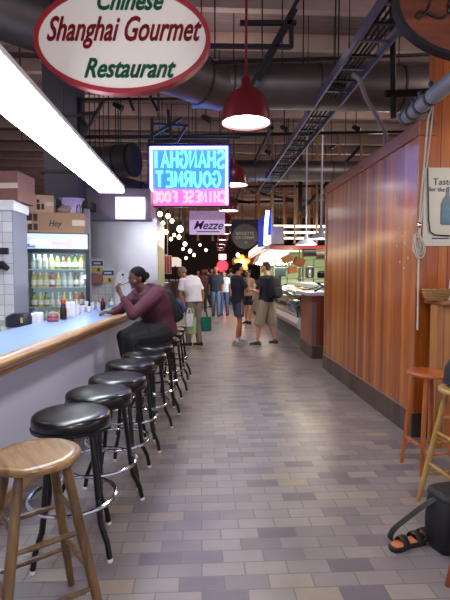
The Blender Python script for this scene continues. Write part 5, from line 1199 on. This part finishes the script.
mb = MB(); mb.loft([((.0 + .196, .0 + q * 0, z), (0, 1, 0), (1, 0, 0), .012, .006) for q, z in ((0, .98), (0, .66))], 8); mb.build('side_stripe', mat('stripe_red_white', rgb(186, 120, 124), .7), m3)

# --- man with the backpack and khaki cargo shorts, back half turned
g = ground(266.5, 345)
Jk = standing(head=(0, .04, 1.665), hyaw=R(25), elL=(-.25, .02, 1.15), elR=(.25, .02, 1.15), wrL=(-.17, .26, 1.17), wrR=(.14, .28, 1.19), hdL=(.3, 1, .2), hnL=(0, 0, 1), hdR=(-.4, 1, .3), hnR=(0, 0, 1), ankL=(-.23, .05, .085), ankR=(.19, -.06, .085), kneL=(-.17, .05, .5), kneR=(.14, .0, .5), overknee=.16, toeL=(-.5, 1, 0), toeR=(.1, 1, 0))
krz = R(38)
m4 = person('man in a dark t-shirt and khaki cargo shorts wearing a black backpack', (g.x, g.y, 0), krz, Jk, skin_l, fat=1.04, shirt=cloth('charcoal_tshirt', rgb(30, 32, 40)), sleeve=.8, pants=cloth('khaki_shorts', rgb(144, 132, 114)), plen=.98, legf=1.12, hair=mat('hair_cropped_brown', rgb(64, 44, 36), .8), shoe=mat('dark_trainers', rgb(56, 40, 40), .5, noise=.4, nscale=30), sock=None, hemdrop=.02)
for s in (-1, 1):
    mb = MB(); mb.loft([((s * .205, .0, z), (0, 1, 0), (1, 0, 0), .07, .025) for z in (.58, .60, .72, .74)], 12, power=4); mb.build('cargo_pocket', MATS['khaki_shorts'], m4, True)
rot4 = Matrix.Translation(m4.location) @ Matrix.Rotation(krz, 4, 'Z')
backpack('black backpack worn by the man in khaki cargo shorts', rot4 @ V((0, -.22, 1.02)), krz, .32, .19, .46, blk, cloth('backpack_charcoal', rgb(40, 40, 46), .3))
fd = rot4 @ V((0, .38, 1.22)); mb = MB(); mb.lathe([(.035, 0), (.04, .06), (.035, .06), (.03, .01)], n=12); mb.ell((0, 0, .06), .035, .035, .02); tag(mb.build('food_cup', mat('cup_tan', rgb(196, 170, 140), .6), smooth=True, loc=fd), 'small tan food cup in the hands of the man with the backpack', 'cup')

# --- people farther away
far_people = [
 ('man in a dark blue t-shirt and jeans walking towards the viewer, behind the white-shirted man', 216, 317, R(175), skin_t, (30, 38, 56), .9, (88, 108, 140), 1, hair_g, 'balding', 1.0, 1.12, None),
 ('woman in a pale blue-white dress top beside the man in jeans', 224.5, 316, R(150), skin_t, (190, 200, 216), .6, (64, 84, 130), 1, hair_k, 'long', .93, 1.0, None),
 ('woman in a beige top and black skirt behind the man in navy shorts', 248, 324, R(140), skin_l, (168, 138, 112), .7, (24, 22, 26), .7, hair_b, 'long', .93, 1.0, None),
 ('person in dark red clothes standing left behind the man in jeans', 203, 312, R(190), skin_d, (80, 36, 40), 1.6, (30, 30, 38), 1, hair_k, 'short', .97, 1.0, None),
 ('person in black crossing in front of the far stalls on the left', 208, 308, R(90), skin_t, (30, 28, 32), 1.6, (40, 40, 52), 1, hair_k, 'short', 1.0, 1.0, None),
 ('person in a grey top far down the corridor right of the red lantern sign', 231, 305, R(10), skin_l, (110, 110, 120), .7, (50, 56, 74), 1, hair_b, 'short', 1.0, 1.0, None),
 ('person in a white top far down the corridor on the left', 198, 303, R(200), skin_t, (180, 174, 172), .7, (60, 56, 60), 1, hair_k, 'short', .95, 1.0, None),
 ('person in a brown jacket far down the corridor in the middle', 220, 302, R(185), skin_l, (90, 62, 48), 1.6, (36, 36, 44), 1, hair_b, 'short', 1.0, 1.0, None),
 ('person in a blue shirt farthest down the corridor', 212, 300, R(170), skin_l, (60, 80, 130), .8, (40, 40, 48), 1, hair_g, 'short', 1.0, 1.0, None)]
for i, (lb, px, py, rz, sk, sc_, sl, pcx, pl_, hr, hst, scl, ft_, _) in enumerate(far_people):
    g = ground(px, py)
    st_ = [.10, -.08, .05, 0, .14, -.12, 0, .09, .1][i]
    J = standing(ankL=(-.10, st_, .085), ankR=(.10, -st_, .085), kneL=(-.09, st_ * .6 + .03, .5), kneR=(.09, -st_ * .3 + .03, .5), wrL=(-.24, .02 + st_, .9), wrR=(.24, .02 - st_ + .05, .9))
    person(lb, (g.x, g.y, 0), rz, J, sk, fat=ft_, scale=scl, vox=.013, shirt=cloth('far_top_%d' % i, rgb(*sc_)), sleeve=sl, pants=cloth('far_bottom_%d' % i, rgb(*pcx)), plen=pl_, hair=hr, hair_style=hst, shoe=blackc, face=i < 3, hemdrop=.02)

# ================================================================== FAR MARKET
rr_ = random.Random(33)
# track of warm bulbs behind the mezze sign
for i, (px, py, Y, r) in enumerate([(160, 214, 10, .05), (168, 216, 10.5, .05), (172, 221, 10.5, .045), (180, 229, 11, .075), (163, 223, 10, .04), (166, 232, 11, .05), (179, 237, 11.5, .05), (174, 235, 12, .04), (185, 244, 14, .06), (171, 239, 13, .045), (190, 251, 18, .07), (183, 249, 17, .05), (194, 255, 22, .07), (186, 258, 24, .07), (238, 255, 22, .09), (206, 250, 24, .07), (200, 245, 20, .05)]):
    c = at(px, py, Y); t = thing('bulb_lamp', 'x', 'light bulb', c)
    t['label'] = 'bare warm bulb in the cluster left of and below the neon sign' if i < 8 else 'small warm bulb over the far stalls'
    t['group'] = 'warm bulbs in the cluster' if i < 8 else 'warm bulbs over the far stalls'
    mb = MB(); mb.ell((0, 0, 0), r, r, r * 1.15, 12, 8); mb.build('bulb', glow('warm_white_bulb', (1, .82, .5, 1), 7), t, True)
    mb = MB(); mb.tube([(0, 0, r), (0, 0, r + .1)], r * .6, 8); mb.tube([(0, 0, r + .08), (0, 0, 5.3 - c.z)], .008, 5); mb.build('holder', black_iron, t)
    if i in (3, 8, 10, 14): light('POINT', 'bulb_light', c - V((0, 0, .15)), 9, (1, .75, .45), radius=.08)
# stalls on the left
def stall(label, y0, y1, x0, x1, c_front, c_top, c_sign, h=1.05, signz=(2.3, 2.9), glow_s=.5, fascia_lit=True):
    t = thing('market_stall', label, 'stall', ((x0 + x1) / 2, y0, 0)); w_ = (x1 - x0) / 2; d = y1 - y0
    mb = MB(); mb.box(-w_, w_, 0, d, 0, h); mb.build('counter', mat('stall_front_%d' % c_front[0], rgb(*c_front), .5, noise=.2, nscale=3), t)
    mb = MB(); mb.box(-w_ - .04, w_ + .04, -.04, d + .04, h, h + .05); mb.build('worktop', mat('stall_top_%d' % c_top[0], rgb(*c_top), .35), t)
    for x in (-w_ + .05, w_ - .05):
        for y in (.05, d - .05): mb = MB(); mb.box(x - .04, x + .04, y - .04, y + .04, h + .05, signz[0]); mb.build('post', dark_steel, t)
    cs = rgb(*c_sign); mb = MB(); mb.box(-w_ - .1, w_ + .1, -.1, d + .1, signz[0], signz[1]); mb.build('fascia', mat('stall_fascia_%d_%d' % (c_sign[0], c_sign[2]), cs, .5, noise=.15, nscale=2, emit=cs if fascia_lit else None, es=glow_s), t)
    return t
stall('stall with red and white striped front just beyond the steel-clad wall', 11.5, 14.5, -3.2, -1.25, (120, 96, 84), (170, 160, 150), (70, 50, 46), signz=(2.7, 3.0), fascia_lit=False)
stall('far stall with a pinkish lit fascia on the left', 20, 24, -3.2, -1.6, (96, 76, 70), (150, 140, 130), (190, 150, 140), signz=(1.95, 2.35), glow_s=.5)
stall('farther stall with a white lit fascia on the left', 28, 33, -3.4, -1.5, (80, 70, 66), (150, 140, 130), (216, 206, 190), signz=(2.0, 2.5), glow_s=.8)
stall('far stall with a dark red fascia on the right of the corridor', 25, 31, 2.2, 3.8, (90, 76, 66), (150, 140, 130), (120, 40, 36), signz=(2.1, 2.5), glow_s=.3)
for k_ in range(6):
    c0 = at(164.5, 272, 11.3); mb = MB(); mb.box(0, .035, 0, .02, 0, .42); o = mb.build('red_strip', mat('strip_red', rgb(170, 50, 50), .6), loc=(c0.x + .075 * k_ * .9, 11.31, 1.55)); 
    if k_ > 2: bpy.data.objects.remove(o)
    else: tag(o, 'red vertical strip of the striped banner beyond the steel-clad wall', 'banner', 'red strips of the striped banner')
c0 = at(163.5, 273, 11.33); mb = MB(); mb.box(0, .2, 0, .01, 0, .45); mb.bar((.1, .005, .44), (.1, .005, 3.77), .012, .012); tag(mb.build('striped_banner', mat('banner_white', rgb(196, 180, 176), .6), loc=(c0.x, 11.33, 1.53)), 'pale banner cloth behind the red strips', 'banner')
# red lantern sign and orange lit sign
c = at(222.5, 266, 24); t = thing('red_lantern_sign', 'round glowing red sign with a small white sign above it, far down the corridor', 'sign', c)
mb = MB(); mb.lathe([(1e-6, -.1), (.26, -.1), (.30, 0), (.26, .1), (1e-6, .1)], n=24, M=Matrix.Rotation(PI / 2, 4, 'X')); mb.build('red_disc', glow('sign_red_glow', (1, .03, .06, 1), 1.6), t, True)
mb = MB(); mb.box(-.2, .2, -.05, .05, .32, .62); mb.build('white_sign', mat('lit_small_white', rgb(230, 200, 200), .5, emit=(1, .8, .8, 1), es=.9), t)
mb = MB(); mb.tube([(0, 0, .6), (0, 0, 5.3 - c.z)], .015, 5); mb.build('hanger_rod', dark_steel, t)
light('POINT', 'red_sign_glow', c + V((0, -.6, 0)), 20, (1, .1, .1), radius=.1)
c = at(242, 263, 20); t = thing('orange_lit_sign', 'glowing orange and yellow sign between the two standing men', 'sign', c)
for r, m, y in ((.30, glow('sign_orange_glow', (1, .25, .04, 1), 1.6), 0), (.17, glow('sign_yellow_glow', (1, .75, .25, 1), 2.5), -.05)):
    mb = MB(); pts_ = [((r * (1 + .22 * math.cos(5 * a))) * math.sin(a), (r * (1 + .22 * math.cos(5 * a))) * math.cos(a)) for a in [2 * PI * i / 40 for i in range(40)]]
    mb.prism(pts_, Matrix.Translation((0, y, 0)) @ Matrix.Rotation(PI / 2, 4, 'X'), .05); mb.build('flame_shape', m, t)
mb = MB(); mb.tube([(0, 0, .3), (0, 0, 5.3 - c.z)], .015, 5); mb.build('hanger_rod', dark_steel, t)
light('POINT', 'orange_sign_glow', c + V((0, -.6, 0)), 25, (1, .5, .15), radius=.1)
# warm wood studs and joists of the far roof framing
stud = mat('stud_wood', rgb(150, 104, 66), .7, noise=.2)
for i in range(17):
    y = 19.5; x = -2.6 + i * .62
    mb = MB(); mb.box(-.05, .05, -.05, .05, 0, 2.4); tag(mb.build('timber_stud', stud, loc=(x, y, 2.9)), 'upright timber stud of the roof framing over the far corridor', 'timber', 'timber studs of the roof framing')
for z in (3.9,): 
    mb = MB(); mb.box(0, 11, -.06, .06, 0, .12); tag(mb.build('timber_beam', stud, loc=(-2.8, 19.5, z)), ('lower' if z < 3 else 'upper') + ' horizontal timber beam of the far roof framing', 'timber')
for i in range(9):
    x = 1.9 + i * .42; mb = MB(); mb.box(-.035, .035, -.035, .035, 0, 2.6); tag(mb.build('timber_post', stud, loc=(x, 15.2, 2.7)), 'slim tan timber post standing over the food stall canopy', 'timber', 'timber posts over the stall canopy')
frame_unit('far dark steel truss crossing over the corridor above the mezze sign', [(at(140, 205, 16), at(330, 200, 16)), (at(150, 196, 16), at(200, 205, 16)), (at(200, 193, 16), at(250, 203, 16)), (at(250, 192, 16), at(300, 201, 16))], .1)
# sprinkler drops / thin conduits
pipe('dark conduit running along the corridor ceiling left of the lamps', [V((-.55, 7.8, 3.9)), V((-.9, 26, 3.9))], .04, black_iron)
pipe('dark conduit running along the corridor ceiling right of the lamps', [V((1.3, 8.5, 4.2)), V((1.2, 30, 4.2))], .04, black_iron)

# ceiling clutter
pipe('dark pipe crossing the ceiling just behind the neon sign hangers', [at(60, 100, 8.6), at(420, 96, 8.6)], .025, black_iron)
pipe('dark pipe crossing the ceiling beyond the smaller duct', [at(150, 188, 13.5), at(330, 186, 13.5)], .04, black_iron)
for i, (px, py, Y) in enumerate([(118, 106, 7.6), (206, 118, 8.0), (284, 128, 9.4), (356, 128, 9.0), (338, 86, 5.9), (268, 152, 11.0)]):
    c = at(px, py, Y); t = thing('ceiling_spotlight', ['small black spotlight on a rod above the steel hood', 'small black spotlight on a rod above the neon sign', 'small black spotlight beside the cable tray middle', 'small black spotlight over the far end of the wood wall', 'small black spotlight right of the cable tray before the near duct', 'small black spotlight left of the smaller duct crossing'][i], 'spotlight', c)
    mb = MB(); mb.tube([(-.07, 0, .03), (.07, -.03, -.05)], [.035, .055], 14); mb.build('housing', black_iron, t, True, ang=50)
    mb = MB(); mb.tube([(0, 0, 0), (0, 0, 5.3 - c.z)], .010, 6); mb.build('rod', black_iron, t)
# pale scuffs on the panelled wall
scm = mat('pale_scuff_paint', rgb(206, 176, 150), .7)
for i, (px, py, ln) in enumerate([(399, 228, .03), (402, 236, .02), (405, 243, .035), (397, 246, .02), (408, 258, .03), (400, 262, .025), (404, 268, .02), (406, 232, .02)]):
    d = ray(px, py); p = V((0, 0, CAMZ)) + d * (WX / d.x)
    mb = MB(); mb.box(-.002, 0, -.008, .008, -ln / 2, ln / 2); o = mb.build('scuff_mark', scm, loc=(WX, p.y, p.z)); tag(o, 'small pale scuff on the panelled wall near its front corner', 'mark', 'pale scuffs on the panelled wall')
# wall outlet behind the orange stool
o = at(419, 422, W0 - .03)
mb = MB(); mb.box(-.035, .035, -.012, 0, -.055, .055); ou = mb.build('outlet_plate', mat('outlet_steel', rgb(150, 146, 140), .4, .5), loc=(2.2, W0 - .025, .19), bevel=.004); tag(ou, 'small metal outlet plate low on the wall behind the orange-brown stool', 'outlet')
